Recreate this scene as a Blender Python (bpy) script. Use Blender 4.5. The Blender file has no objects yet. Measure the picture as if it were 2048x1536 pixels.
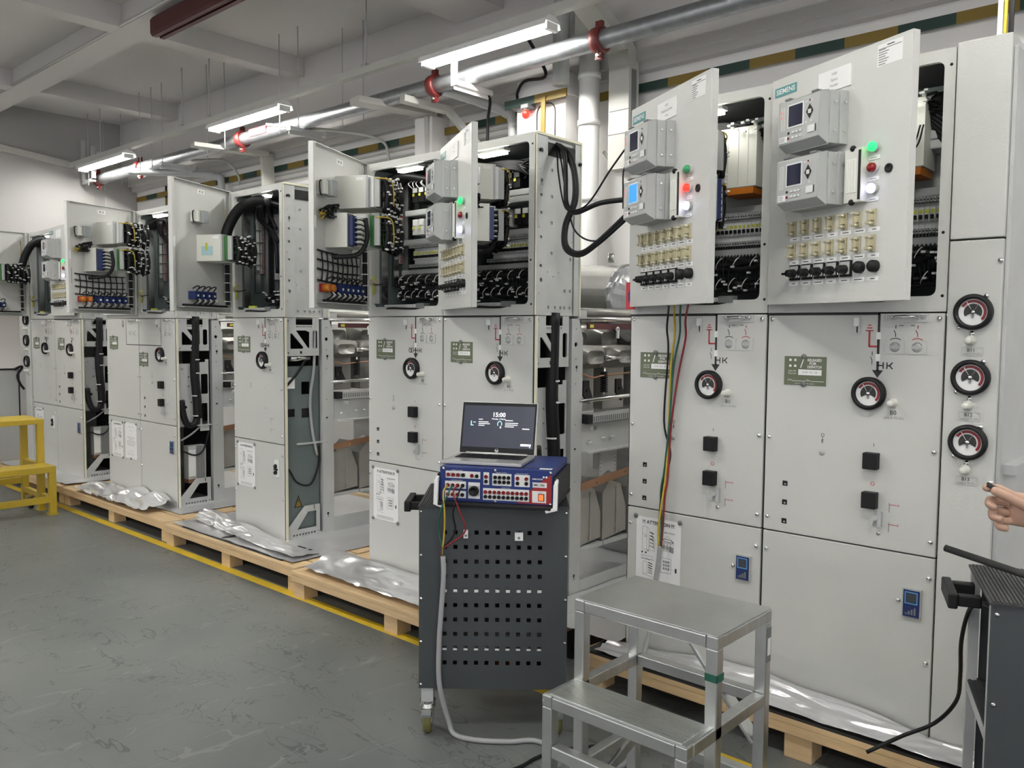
import bpy, bmesh, math, random
from mathutils import Vector, Matrix, noise
from mathutils.geometry import tessellate_polygon
random.seed(7)
C = bpy.context.scene.collection
S = bpy.context.scene
R = math.radians
HP = .15           # height of the pallet decks
ZS = 1.557         # seam between lower cabinet and control compartment
# ------------------------------------------------------------ camera, world, exposure
cam = bpy.data.cameras.new('camera'); co = bpy.data.objects.new('camera', cam); C.objects.link(co)
S.camera = co
yw, pt, rl = R(47.8996), R(3.644), R(.4696)
F = Vector((-math.cos(yw)*math.cos(pt), math.sin(yw)*math.cos(pt), -math.sin(pt)))
Rt = Vector((math.sin(yw), math.cos(yw), 0)); Up = Rt.cross(F)
R2 = Rt*math.cos(rl)+Up*math.sin(rl); U2 = Up*math.cos(rl)-Rt*math.sin(rl)
M = Matrix((R2, U2, -F)).transposed().to_4x4(); M.translation = (1.9688, -2.9047, 1.4853)
co.matrix_world = M
cam.sensor_fit = 'HORIZONTAL'; cam.sensor_width = 36; cam.lens = 36*1678/2048
cam.clip_start = .05; cam.clip_end = 60
w = bpy.data.worlds.new('world'); S.world = w; w.use_nodes = True
w.node_tree.nodes['Background'].inputs[0].default_value = (.93, .93, .96, 1)
w.node_tree.nodes['Background'].inputs[1].default_value = .40
S.view_settings.view_transform = 'Standard'; S.view_settings.look = 'None'
S.view_settings.gamma = 1; S.view_settings.use_curve_mapping = False
S.view_settings.exposure = 1.36
TUBE = 40.0        # emission of the fluorescent tubes
# ------------------------------------------------------------ materials
def nodes(name):
    m = bpy.data.materials.new(name); m.use_nodes = True
    nt = m.node_tree; b = nt.nodes['Principled BSDF']; return m, nt, b
def mat(name, col, rough=.5, metal=0., var=.04, vs=3., bump=0., bs=60., emit=0., ecol=None, spec=None, stretch=None):
    m, nt, b = nodes(name)
    b.inputs['Roughness'].default_value = rough; b.inputs['Metallic'].default_value = metal
    b.inputs['Base Color'].default_value = (*col, 1)
    if spec is not None: b.inputs['Specular IOR Level'].default_value = spec
    tc = nt.nodes.new('ShaderNodeTexCoord')
    src = tc.outputs['Object']
    if stretch:
        mp = nt.nodes.new('ShaderNodeMapping'); mp.inputs['Scale'].default_value = stretch
        nt.links.new(src, mp.inputs['Vector']); src = mp.outputs['Vector']
    if var > 0:
        n = nt.nodes.new('ShaderNodeTexNoise'); n.inputs['Scale'].default_value = vs; n.inputs['Detail'].default_value = 4
        nt.links.new(src, n.inputs['Vector'])
        mx = nt.nodes.new('ShaderNodeMix'); mx.data_type = 'RGBA'
        mx.inputs[6].default_value = (*[c*(1-var*2) for c in col], 1); mx.inputs[7].default_value = (*[min(1, c*(1+var*2)) for c in col], 1)
        nt.links.new(n.outputs['Fac'], mx.inputs[0]); nt.links.new(mx.outputs[2], b.inputs['Base Color'])
    if bump > 0:
        n2 = nt.nodes.new('ShaderNodeTexNoise'); n2.inputs['Scale'].default_value = bs; n2.inputs['Detail'].default_value = 2
        nt.links.new(src, n2.inputs['Vector'])
        bp = nt.nodes.new('ShaderNodeBump'); bp.inputs['Strength'].default_value = bump; bp.inputs['Distance'].default_value = .002
        nt.links.new(n2.outputs['Fac'], bp.inputs['Height']); nt.links.new(bp.outputs[0], b.inputs['Normal'])
    if emit > 0:
        b.inputs['Emission Color'].default_value = (*(ecol or col), 1); b.inputs['Emission Strength'].default_value = emit
    return m
K = {}
K['paint'] = mat('light grey panel paint', (.53, .535, .51), .42, bump=.25, bs=350, var=.015)
K['paint_door'] = mat('pale grey textured door paint', (.57, .575, .55), .36, bump=.5, bs=260, var=.015)
K['galv'] = mat('grey zinc coated sheet', (.46, .475, .47), .45, .08, var=.06, vs=8)
K['plate'] = mat('dark grey green mounting plate', (.12, .15, .15), .45, .2, var=.06)
K['dark'] = mat('dark interior sheet', (.018, .02, .021), .6)
K['black'] = mat('black plastic', (.008, .008, .009), .5, var=.02, spec=.3)
K['cable'] = mat('black cable jacket', (.007, .007, .008), .5, bump=.3, bs=90, spec=.3)
K['rubber'] = mat('black rubber', (.02, .02, .02), .7)
K['cream'] = mat('cream foam seal', (.72, .70, .55), .7)
K['white'] = mat('white plastic', (.74, .75, .74), .4, var=.01)
K['offwhite'] = mat('off white plastic', (.66, .66, .60), .4, var=.01)
K['beige'] = mat('cream test socket plastic', (.46, .42, .28), .4, var=.05, vs=20)
K['grey'] = mat('grey plastic housing', (.42, .43, .42), .4, var=.02)
K['greyd'] = mat('dark grey plastic', (.16, .17, .17), .45, var=.03)
K['steel'] = mat('bright steel', (.72, .72, .71), .25, 1.)
K['chrome'] = mat('chromed screw head', (.85, .85, .85), .18, 1.)
K['cast'] = mat('dull aluminium casting', (.36, .355, .33), .42, .45, var=.10, vs=6, bump=.3, bs=30)
K['copper'] = mat('copper strip', (.34, .19, .11), .42, .6, var=.1, vs=9)
K['teal'] = mat('teal logo plate', (.06, .25, .25), .4)
K['green_lamp'] = mat('green lamp lens', (.02, .45, .10), .3, emit=1.1, ecol=(.01, .75, .10))
K['green_off'] = mat('green lamp lens unlit', (.03, .28, .10), .25)
K['red_lamp'] = mat('red lamp lens', (.5, .02, .01), .3, emit=1.2, ecol=(1, .018, .01))
K['red_off'] = mat('red lamp lens unlit', (.22, .006, .01), .25)
K['white_lamp'] = mat('white lamp lens', (.8, .8, 1), .3, emit=1.8, ecol=(.6, .62, 1))
K['led'] = mat('cabinet lamp diffuser', (1, 1, .95), .4, emit=14, ecol=(1, .98, .90))
K['screen'] = mat('dark relay screen', (.02, .022, .045), .12)
K['screen_blue'] = mat('lit blue relay screen', (.02, .12, .45), .3, emit=.42, ecol=(.04, .30, 1))
K['red'] = mat('red print', (.42, .02, .03), .5)
K['orange'] = mat('orange plastic', (.50, .15, .01), .45)
K['blue'] = mat('dark blue switch body', (.010, .022, .10), .4)
K['yellow'] = mat('yellow wire', (.50, .36, .03), .5)
K['greenw'] = mat('green wire', (.01, .09, .06), .5)
K['redw'] = mat('red wire', (.22, .012, .02), .5)
K['pcb'] = mat('green circuit board', (.03, .14, .03), .4, var=.2, vs=40)
K['ivory'] = mat('white module cover', (.78, .79, .72), .4)
K['lime'] = mat('yellow label', (.55, .56, .06), .5)
K['tag'] = mat('olive green printed tag', (.12, .14, .085), .5)
K['paper'] = mat('white paper', (.80, .80, .79), .6, var=.01)
K['ink'] = mat('black ink', (.02, .02, .02), .6, var=0)
K['inkg'] = mat('grey ink', (.25, .25, .25), .6, var=0)
K['wood'] = mat('pale pine wood', (.60, .43, .24), .6, var=.14, vs=5, stretch=(1, 12, 12), bump=.3, bs=20)
K['foil'] = mat('crumpled aluminium foil film', (.84, .84, .85), .30, .75, var=.03, bump=.25, bs=9)
K['bag'] = mat('pale translucent plastic bag', (.62, .63, .64), .25, .35, bump=.6, bs=25)
K['alu'] = mat('brushed aluminium', (.60, .61, .60), .33, 1., var=.10, vs=8, stretch=(1, 6, 1), bump=.15, bs=80)
K['alu_plate'] = mat('worn aluminium plate', (.62, .63, .62), .38, 1., var=.12, vs=5, bump=.35, bs=120)
K['cart'] = mat('anthracite sheet metal', (.045, .052, .056), .5, var=.03)
K['cart_top'] = mat('black ribbed rubber mat', (.03, .03, .032), .55)
K['dblue'] = mat('blue powder coat', (.008, .025, .15), .4)
K['dred'] = mat('red panel print', (.30, .015, .015), .4)
K['skin'] = mat('skin', (.48, .30, .22), .5, var=.05, vs=12)
K['ystep'] = mat('yellow enamel paint', (.48, .34, .03), .4, var=.07, vs=4)
K['ceil'] = mat('white painted concrete ceiling', (.60, .585, .57), .8, var=.03, vs=.7, bump=.3, bs=12)
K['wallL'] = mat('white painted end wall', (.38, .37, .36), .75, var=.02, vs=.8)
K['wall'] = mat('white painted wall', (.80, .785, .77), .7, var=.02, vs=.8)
K['pipe'] = mat('galvanised pipe', (.30, .315, .325), .42, .8, var=.18, vs=14, bump=.2, bs=30)
K['duct'] = mat('grey enamel trunking', (.50, .50, .46), .5)
K['clampr'] = mat('red pipe coupling', (.13, .012, .01), .45)
K['maroon'] = mat('dark red enamel', (.065, .005, .007), .5)
K['bargreen'] = mat('green painted bar', (.008, .035, .026), .5)
K['baryel'] = mat('yellow painted bar', (.20, .13, .012), .5)
K['tube'] = mat('glowing fluorescent tube', (1, 1, .97), .4, emit=TUBE, ecol=(1, .985, .94))
K['fix'] = mat('white enamel light fitting', (.80, .80, .78), .4)
K['clear'] = mat('smoky clear plastic', (.30, .32, .32), .12)
K['laptop'] = mat('silver laptop aluminium', (.58, .58, .57), .35, .7)
K['lscreen'] = mat('laptop screen', (.02, .022, .035), .3, emit=.018, ecol=(.40, .48, .75))
K['lprint'] = mat('lit white screen lettering', (1, 1, 1), .4, emit=.4, ecol=(1, 1, 1))
K['lcyan'] = mat('lit cyan screen icon', (.5, .9, .9), .4, emit=.25, ecol=(.4, .95, .95))
K['switchlit'] = mat('lit red rocker switch', (.9, .1, .02), .3, emit=.9, ecol=(1, .08, .02))
K['fan'] = mat('dark smoky window', (.05, .055, .06), .2)
K['bluelight'] = mat('pale blue sticker', (.36, .55, .58), .5)
K['board'] = mat('whiteboard surface', (.78, .74, .70), .35, var=.01)
K['gumbo'] = mat('grey cable sheath', (.33, .34, .34), .5)
K['castor'] = mat('olive wheel tyre', (.16, .15, .05), .5)
def floor_mat():
    m, nt, b = nodes('grey green epoxy floor')
    tc = nt.nodes.new('ShaderNodeTexCoord')
    def N(t, **k):
        n = nt.nodes.new(t)
        for a, v in k.items(): n.inputs[a].default_value = v
        return n
    L = nt.links.new
    n1 = N('ShaderNodeTexNoise', Scale=1.3, Detail=6.); L(tc.outputs['Object'], n1.inputs['Vector'])
    cr = nt.nodes.new('ShaderNodeValToRGB'); cr.color_ramp.elements[0].position = .3; cr.color_ramp.elements[1].position = .75
    cr.color_ramp.elements[0].color = (.115, .124, .122, 1); cr.color_ramp.elements[1].color = (.170, .178, .172, 1)
    L(n1.outputs['Fac'], cr.inputs['Fac'])
    base = cr.outputs['Color']
    for i, (sc, dst, wd) in enumerate((((2.2, 9., 1), .5, .012), ((8., 1.6, 1), .9, .014), ((5., 4., 1), 1.4, .012))):
        mp = N('ShaderNodeMapping'); mp.inputs['Scale'].default_value = sc; mp.inputs['Rotation'].default_value = (0, 0, .5+i*1.1)
        L(tc.outputs['Object'], mp.inputs['Vector'])
        v = N('ShaderNodeTexNoise', Scale=1., Detail=3., Distortion=dst); L(mp.outputs['Vector'], v.inputs['Vector'])
        s = N('ShaderNodeMath'); s.operation = 'SUBTRACT'; s.inputs[1].default_value = .62; L(v.outputs['Fac'], s.inputs[0])
        a = N('ShaderNodeMath'); a.operation = 'ABSOLUTE'; L(s.outputs[0], a.inputs[0])
        c = N('ShaderNodeMath'); c.operation = 'LESS_THAN'; c.inputs[1].default_value = wd*.5; L(a.outputs[0], c.inputs[0])
        ms = N('ShaderNodeMath'); ms.operation = 'MULTIPLY'; ms.inputs[1].default_value = .7; L(c.outputs[0], ms.inputs[0])
        mx = nt.nodes.new('ShaderNodeMix'); mx.data_type = 'RGBA'; mx.inputs[7].default_value = (.05, .052, .05, 1) if i != 1 else (.205, .212, .205, 1)
        L(ms.outputs[0], mx.inputs[0]); L(base, mx.inputs[6]); base = mx.outputs[2]
    L(base, b.inputs['Base Color'])
    r = N('ShaderNodeMapRange'); r.inputs[3].default_value = .30; r.inputs[4].default_value = .52; L(n1.outputs['Fac'], r.inputs[0]); L(r.outputs[0], b.inputs['Roughness'])
    n3 = N('ShaderNodeTexNoise', Scale=45.); L(tc.outputs['Object'], n3.inputs['Vector'])
    bp = N('ShaderNodeBump', Strength=.12, Distance=.002); L(n3.outputs['Fac'], bp.inputs['Height']); L(bp.outputs[0], b.inputs['Normal'])
    return m
K['floor'] = floor_mat()
# ------------------------------------------------------------ mesh builder
def catmull(p, n=5):
    p = [Vector(a) for a in p]
    if len(p) < 3: return p
    q = [p[0]*2-p[1]]+p+[p[-1]*2-p[-2]]; out = []
    for i in range(1, len(q)-2):
        for k in range(n):
            t = k/n; a, b, c, d = q[i-1:i+3]
            out.append(.5*((2*b)+(-a+c)*t+(2*a-5*b+4*c-d)*t*t+(-a+3*b-3*c+d)*t**3))
    out.append(p[-1]); return out
TXT = {}
def text_mesh(s, bold=False):
    if s in TXT: return TXT[s]
    cu = bpy.data.curves.new('lettering', 'FONT'); cu.body = s; cu.align_x = 'CENTER'; cu.align_y = 'CENTER'; cu.size = 1; cu.resolution_u = 2
    if bold: cu.offset = .02
    o = bpy.data.objects.new('lettering', cu); C.objects.link(o)
    dg = bpy.context.evaluated_depsgraph_get(); me = bpy.data.meshes.new_from_object(o.evaluated_get(dg))
    r = ([tuple(v.co) for v in me.vertices], [tuple(p.vertices) for p in me.polygons])
    bpy.data.objects.remove(o); bpy.data.curves.remove(cu); bpy.data.meshes.remove(me)
    TXT[s] = r; return r
class MB:
    def __init__(s, m=None): s.v = []; s.f = []; s.mi = []; s.sm = []; s.ml = []; s.cur = m; s.T = None
    def _m(s, m):
        m = m or s.cur
        if m not in s.ml: s.ml.append(m)
        return s.ml.index(m)
    def add(s, vs, fs, m=None, smooth=False):
        o = len(s.v); i = s._m(m)
        if s.T is not None: vs = [s.T @ Vector(v) for v in vs]
        s.v += [tuple(v) for v in vs]; s.f += [tuple(a+o for a in f) for f in fs]; s.mi += [i]*len(fs); s.sm += [smooth]*len(fs)
        return s
    def box(s, x0, x1, y0, y1, z0, z1, m=None):
        return s.add([(x, y, z) for z in (z0, z1) for y in (y0, y1) for x in (x0, x1)],
                     [(0, 2, 3, 1), (4, 5, 7, 6), (0, 1, 5, 4), (2, 6, 7, 3), (0, 4, 6, 2), (1, 3, 7, 5)], m)
    def cb(s, x, y, z, a, b, c, m=None): return s.box(x-a/2, x+a/2, y-b/2, y+b/2, z-c/2, z+c/2, m)
    def bar(s, p, q, a, b, m=None, up=(0, 0, 1)):
        p = Vector(p); q = Vector(q); d = (q-p).normalized(); u = Vector(up)
        if abs(d.dot(u)) > .98: u = Vector((1, 0, 0))
        e = d.cross(u).normalized(); g = e.cross(d)
        vs = [o+e*(i*a/2)+g*(j*b/2) for o in (p, q) for i, j in ((-1, -1), (1, -1), (1, 1), (-1, 1))]
        return s.add(vs, [(3, 2, 1, 0), (4, 5, 6, 7), (0, 1, 5, 4), (1, 2, 6, 5), (2, 3, 7, 6), (3, 0, 4, 7)], m)
    def tube(s, pts, r, m=None, n=6, smooth=True, sub=5, r1=None, caps=True):
        p = catmull(pts, sub) if smooth and len(pts) > 2 else [Vector(a) for a in pts]
        d0 = (p[1]-p[0]).normalized(); u = Vector((0, 0, 1))
        if abs(d0.dot(u)) > .9: u = Vector((1, 0, 0))
        e = d0.cross(u).normalized(); vs = []; L = len(p)
        for i, c in enumerate(p):
            d = (p[min(i+1, L-1)]-p[max(i-1, 0)])
            if d.length < 1e-9: d = d0
            d = d.normalized(); e = (e-d*e.dot(d)).normalized(); g = d.cross(e)
            rr = r if r1 is None else r+(r1-r)*i/(L-1)
            vs += [c+(e*math.cos(2*math.pi*k/n)+g*math.sin(2*math.pi*k/n))*rr for k in range(n)]
        s.add(vs, [(i*n+k, i*n+(k+1) % n, (i+1)*n+(k+1) % n, (i+1)*n+k) for i in range(L-1) for k in range(n)], m, True)
        if caps: s.f += [tuple(len(s.v)-L*n+k for k in reversed(range(n))), tuple(len(s.v)-n+k for k in range(n))]; s.mi += [s._m(m)]*2; s.sm += [False]*2
        return s
    def cyl(s, p, q, r, m=None, n=16, r1=None): return s.tube([p, q], r, m, n, False, r1=r1)
    def lathe(s, prof, o, ax, m=None, n=20):
        o = Vector(o); ax = Vector(ax).normalized(); u = Vector((0, 0, 1)) if abs(ax.z) < .9 else Vector((1, 0, 0))
        e = ax.cross(u).normalized(); g = ax.cross(e); vs = []
        for r, h in prof: vs += [o+ax*h+(e*math.cos(2*math.pi*k/n)+g*math.sin(2*math.pi*k/n))*max(r, 1e-5) for k in range(n)]
        L = len(prof)
        return s.add(vs, [(i*n+k, i*n+(k+1) % n, (i+1)*n+(k+1) % n, (i+1)*n+k) for i in range(L-1) for k in range(n)], m, True)
    def ball(s, c, r, m=None, sc=(1, 1, 1), n=12):
        c = Vector(c); vs = []; k2 = n//2
        for i in range(k2+1):
            a = math.pi*i/k2
            for k in range(n): b = 2*math.pi*k/n; vs.append(c+Vector((r*sc[0]*math.sin(a)*math.cos(b), r*sc[1]*math.sin(a)*math.sin(b), r*sc[2]*math.cos(a))))
        return s.add(vs, [(i*n+k, (i+1)*n+k, (i+1)*n+(k+1) % n, i*n+(k+1) % n) for i in range(k2) for k in range(n)], m, True)
    def plate(s, outer, holes, pl, d0, d1, m=None):
        f = {'x': lambda a, b, d: (d, a, b), 'y': lambda a, b, d: (a, d, b), 'z': lambda a, b, d: (a, b, d)}[pl]
        loops = [outer]+list(holes); flat = [p for l in loops for p in l]; N = len(flat)
        tri = tessellate_polygon([[Vector((a, b, 0)) for a, b in l] for l in loops])
        vs = [f(a, b, d0) for a, b in flat]+[f(a, b, d1) for a, b in flat]
        fs = [tuple(t) for t in tri]+[tuple(i+N for i in reversed(t)) for t in tri]; k = 0
        for l in loops:
            n = len(l)
            for i in range(n): j = (i+1) % n; fs.append((k+i, k+j, k+j+N, k+i+N))
            k += n
        return s.add(vs, fs, m)
    def text(s, t, size, o, u=(1, 0, 0), v=(0, 0, 1), m=None, wmax=None, bold=False):
        vs, fs = text_mesh(t, bold); o = Vector(o); u = Vector(u); v = Vector(v); kx = 1
        if wmax and vs:
            wd = (max(a[0] for a in vs)-min(a[0] for a in vs))*size
            if wd > 0: kx = wmax/wd
        return s.add([o+u*(a[0]*size*kx)+v*(a[1]*size) for a in vs], fs, m or K['ink'])
    def mesh(s, name):
        me = bpy.data.meshes.new(name); me.from_pydata(s.v, [], s.f)
        for m in s.ml: me.materials.append(m)
        me.polygons.foreach_set('material_index', s.mi); me.polygons.foreach_set('use_smooth', s.sm); me.update()
        return me
def rect(a, b, c, d): return [(a, c), (b, c), (b, d), (a, d)]
def circ(x, y, r, n=10): return [(x+r*math.cos(2*math.pi*k/n), y+r*math.sin(2*math.pi*k/n)) for k in range(n)]
def rrect(a, b, c, d, r, n=4):
    o = []
    for cx, cy, t in ((b-r, d-r, 0), (a+r, d-r, 90), (a+r, c+r, 180), (b-r, c+r, 270)):
        o += [(cx+r*math.cos(R(t+90*k/n)), cy+r*math.sin(R(t+90*k/n))) for k in range(n+1)]
    return o
def keyh(x, y, r=.009): return [(x-r*.35, y-r*2.4), (x+r*.35, y-r*2.4), (x+r*.35, y-r*.9)]+[(x+r*math.cos(R(a)), y+r*math.sin(R(a))) for a in range(-60, 241, 30)]+[(x-r*.35, y-r*.9)]
def props(o, label=None, cat=None, group=None, kind=None):
    if label: o['label'] = label
    if cat: o['category'] = cat
    if group: o['group'] = group
    if kind: o['kind'] = kind
    return o
def obj(name, mb, parent=None, loc=(0, 0, 0), rz=0, bev=0, **p):
    me = mb.mesh(name) if isinstance(mb, MB) else mb
    o = bpy.data.objects.new(name, me); C.objects.link(o); o.location = loc; o.rotation_euler = (0, 0, rz)
    if parent is not None: o.parent = parent
    if bev:
        b = o.modifiers.new('bevel', 'BEVEL'); b.width = bev; b.segments = 2; b.limit_method = 'ANGLE'; b.angle_limit = R(40)
    return props(o, **p)
def thing(name, loc, rz=0, **p):
    o = bpy.data.objects.new(name, None); C.objects.link(o); o.location = loc; o.rotation_euler = (0, 0, rz); o.empty_display_size = .1
    return props(o, **p)
CACHE = {}
def cached(key, fn):
    if key not in CACHE: CACHE[key] = fn().mesh(key)
    return CACHE[key]
def struct(name, mb, **k): return obj(name, mb, kind='structure', **k)
# ------------------------------------------------------------ room
b = MB(K['floor']); b.box(-9.6, 9, -9, 2.3, -.1, 0); struct('floor', b)
b = MB(K['baryel']); b.cur = mat('yellow floor paint', (.62, .43, .03), .5, var=.12, vs=9)
b.box(-9.4, 4, -.325, -.265, .0, .0015); struct('trim_1', b, label='yellow painted line on the floor beside the pallets')
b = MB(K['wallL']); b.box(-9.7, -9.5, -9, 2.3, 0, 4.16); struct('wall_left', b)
b = MB(K['wall']); b.box(-9.5, 9, 2.2, 2.4, 0, 4.16); struct('wall_back', b)
b = MB(K['ceil']); b.box(-9.7, 9, -9, 2.4, 4.16, 4.4); struct('ceiling', b)
b = MB(K['ceil']); b.box(-9.5, 9, .215, .47, 3.98, 4.1599); struct('trim_2', b, label='long concrete ceiling beam')
b = MB(K['ceil']); b.box(-9.5, 9, -2.6, -2.35, 3.98, 4.1599); struct('trim_3', b, label='long concrete ceiling beam')
for i, (x, wd) in enumerate(((-8.0, .2), (-5.37, .2), (-2.83, .5), (-.1, .2), (2.7, .2))):
    for j, (y0, y1) in enumerate(((.471, 1.999), (-2.349, .214), (-9, -2.601))):
        b = MB(K['ceil']); b.box(x-wd/2, x+wd/2, y0, y1, 3.981, 4.1599); struct('trim_%d' % (4+i*3+j), b, label='concrete cross beam of the ceiling')
b = MB(K['ceil']); b.box(-9.5, 9, 2.0, 2.2, 3.50, 4.1599); b.box(-9.5, 9, 2.08, 2.2, 3.36, 3.50); b.box(-9.5, 9, 2.13, 2.2, 3.30, 3.36)
struct('trim_19', b, label='stepped concrete edge beam above the back wall')
b = MB(K['wall']); b.box(-2.37, -1.90, 1.93, 2.2, 0, 3.36)
b.plate(rrect(-2.17, -1.99, 2.3, 3.16, .07), [rrect(-2.165, -1.995, 2.305, 3.155, .067)], 'y', 1.922, 1.93, K['ink'])
b.box(-2.40, -1.88, 1.90, 2.2, 3.20, 3.235); struct('trim_20', b, label='white wall pillar under the red lamp')
# wiring channel lines on the back wall
for i, z in enumerate((2.98, 3.06, 3.12)):
    b = MB(K['duct']); b.box(-7, -2.4, 2.18, 2.2, z, z+.018); struct('trim_%d' % (21+i), b, label='thin grey conduit run on the back wall')
for i, (x0, x1) in enumerate(((-4.0, -3.9),)):
    b = MB(K['wall']); b.box(-3.62, -3.40, 2.0, 2.2, 0, 3.3); struct('trim_24', b, label='narrow white wall pillar')
for i, y in enumerate((.62, 1.05)):
    b = MB(K['duct']); b.box(-9.5, -9.494, 1.62+i*.16, 1.628+i*.16, 0, 3.2); struct('trim_%d' % (25+i), b, label='thin vertical joint on the left wall')
# earthing bar, striped
t = thing('earthing_bar', (-9.4, 2.17, 3.19), label='green and yellow striped earthing bar along the back wall', cat='bar')
x = 0
def seg(col, L): return cached('bar_%s_%d' % (col, L*100), lambda: MB(K[col]).box(0, L, -.006, .006, -.03, .03))
i = 0
while x < 7.0:
    L = .30; obj('bar_segment', seg('bargreen' if i % 2 else 'baryel', L), t, (x, -.02, 0)); x += L; i += 1
for a, bb, yy in ((6.95, 7.55, -.29), ):
    for k in range(2): obj('bar_segment', seg('baryel' if k else 'bargreen', .30), t, (a+k*.3, yy, .0))
obj('bar_segment', cached('bar_drop', lambda: MB(K['baryel']).box(-.02, .02, -.006, .006, -.30, 0).box(-.02, .02, -.0065, .0065, -.62, -.30, K['bargreen']).box(-.02, .02, -.006, .006, -.85, -.62, K['baryel'])), t, (7.34, -.30, 0))
x = 7.62
while x < 12.5:
    obj('bar_segment', seg('bargreen' if i % 2 else 'baryel', .30), t, (x, -.02, 0)); x += .3; i += 1
# ------------------------------------------------------------ fluorescent lights
def tube_light(x, y, z, L, label):
    t = thing('fluorescent_light', (x, y, z), label=label, cat='light', group='ceiling fluorescent lights')
    obj('fitting', cached('fit%.2f' % L, lambda: MB(K['fix']).plate([(-.03, .035), (-.075, .0), (-.085, -.038), (-.08, -.038), (-.068, -.008), (.068, -.008), (.08, -.038), (.085, -.038), (.075, .0), (.03, .035)], [], 'x', 0, L)), t)
    obj('tube', cached('tub%.2f' % L, lambda: MB(K['tube']).cyl((.04, -.028, -.035), (L-.04, -.028, -.035), .016, n=12).cyl((.04, .028, -.035), (L-.04, .028, -.035), .016, n=12)), t)
    for sx in (0, L-.03): obj('lamp_holder', cached('lh', lambda: MB(K['fix']).box(0, .03, -.055, .055, -.06, -.012)), t, (sx, 0, 0))
for nm, xs, L in (('nearest fluorescent light, above the cabinets with open doors', -2.75, 1.2), ('middle fluorescent light of the hanging row', -5.87, 1.26), ('farthest fluorescent light, by the left wall', -9.1, 1.32)):
    tube_light(xs, 1.35, 3.47, L, nm)
tube_light(.55, 1.35, 3.47, 1.2, 'fluorescent light above the right cabinets')
tube_light(3.7, 1.35, 3.47, 1.2, 'rightmost fluorescent light of the hanging row')
for k, xx in enumerate((-8.6, -5.4, -2.2, 1.0, 4.2)):
    tube_light(xx, -1.75, 3.47, 1.3, 'fluorescent light %s over the aisle' % ('far left', 'left', 'middle', 'right', 'far right')[k])
for k, xx in enumerate((-7.0, -3.0, 1.0, 5)):
    tube_light(xx, -5.2, 3.47, 1.3, 'fluorescent light %s over the rear aisle' % ('far left', 'left', 'middle', 'right')[k])
t = thing('cable_trunking', (-9.45, 1.35, 3.53), label='grey trunking channel carrying the row of fluorescent lights', cat='trunking')
obj('channel', MB(K['duct']).box(0, 14.5, -.03, .03, -.025, .03), t)
for k in (2.95, 3.51, 5.99, 8.1, 0.9): obj('rod', cached('trod', lambda: MB(K['galv']).cyl((0, 0, .03), (0, 0, .629), .006, n=6)), t, (k, 0, 0)); obj('clip', cached('tclip', lambda: MB(K['galv']).box(-.03, .03, -.035, .035, .03, .05)), t, (k, 0, 0))
b = MB(K['duct']); b.plate([(1.33, 3.50), (1.33, 3.58), (.5, 3.67), (-9, 3.68), (-9, 3.60), (.5, 3.59)], [], 'x', -9.499, -9.44); obj('wall_trunking', b, label='grey trunking along the left wall below the ceiling', cat='trunking')
# ------------------------------------------------------------ big pipe
t = thing('galvanised_pipe', (-9.4, 1.6, 3.37), label='thick galvanised pipe running the length of the hall', cat='pipe')
obj('pipe', MB(K['pipe']).cyl((0, 0, 0), (16, 0, 0), .062, n=20), t)
def clamp(): 
    b = MB(K['clampr']); b.lathe([(.063, -.035), (.082, -.035), (.086, -.01), (.086, .01), (.082, .035), (.063, .035)], (0, 0, 0), (1, 0, 0), n=20)
    b.cb(0, 0, -.10, .05, .03, .05); b.cb(0, 0, .10, .05, .03, .04); b.cyl((0, -.03, -.10), (0, .03, -.10), .012, K['steel'], n=6); return b
for x in (-9.25, -8.05, -5.76, -2.93, -1.36): obj('coupling', cached('coupling', clamp), t, (x+9.4, 0, 0), label='red bolted coupling')
for x in (-7.19, -4.69, -2.55):
    obj('hanger', cached('hanger%d' % (x > -3), lambda: MB(K['fix'] if x > -3 else K['galv']).box(-.03, .03, -.16, .22, -.10, -.065).box(-.03, .03, -.165, -.155, -.1, .10 if x > -3 else -.06).box(-.003, .003, -.16, .2, -.13, -.1)), t, (x+9.4, 0, 0))
for x in (-9.41, -9.2, -8.9, -7.74, -7.44, -7.19, -6.72, -6.2, -5.85, -4.87, -4.57, -4.3, -4.0):
    obj('rod', cached('prod', lambda: MB(K['galv']).cyl((0, 0, -.1), (0, 0, .789), .005, n=6)), t, (x+9.4, random.choice((-.14, .14)), 0))
obj('marker', MB(K['red']).box(3.87, 4.17, -.066, -.055, -.02, .05).box(3.95, 4.1, -.0675, -.066, -.0, .028, K['paper']), t, label='red and white arrow marker')
t2 = lambda nm, pts, r, lab, m='pipe', n=12, cat='pipe': obj(nm, MB(K[m]).tube(pts, r, n=n), label=lab, cat=cat)
t2('branch_pipe', [(-2.86, 1.62, 3.33), (-2.72, 1.9, 3.27), (-2.60, 2.05, 3.2), (-2.55, 2.08, 3.1), (-2.55, 2.08, 2.5)], .04, 'grey branch pipe bending down behind the cabinets with the red lamp', 'galv')
t2('branch_pipe', [(-8.0, 1.45, 3.30), (-7.4, 1.9, 3.27), (-7.12, 2.05, 3.22), (-7.05, 2.08, 3.12), (-7.05, 2.08, 2.3)], .04, 'grey branch pipe bending down near the far end of the wall', 'galv')
t2('conduit', [(-7.1, 1.75, 3.36), (-6.75, 1.95, 3.34), (-6.75, 2.12, 3.2), (-6.78, 2.14, 3.1)], .014, 'thin curved conduit beside the far branch pipe', 'duct', 8)
t2('conduit', [(-5.0, 1.4, 3.36), (-4.45, 1.9, 3.30), (-4.2, 2.1, 3.22), (-4.14, 2.13, 3.1), (-4.14, 2.14, 3.0)], .014, 'thin curved conduit dropping left of the open cabinets', 'duct', 8)
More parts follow.
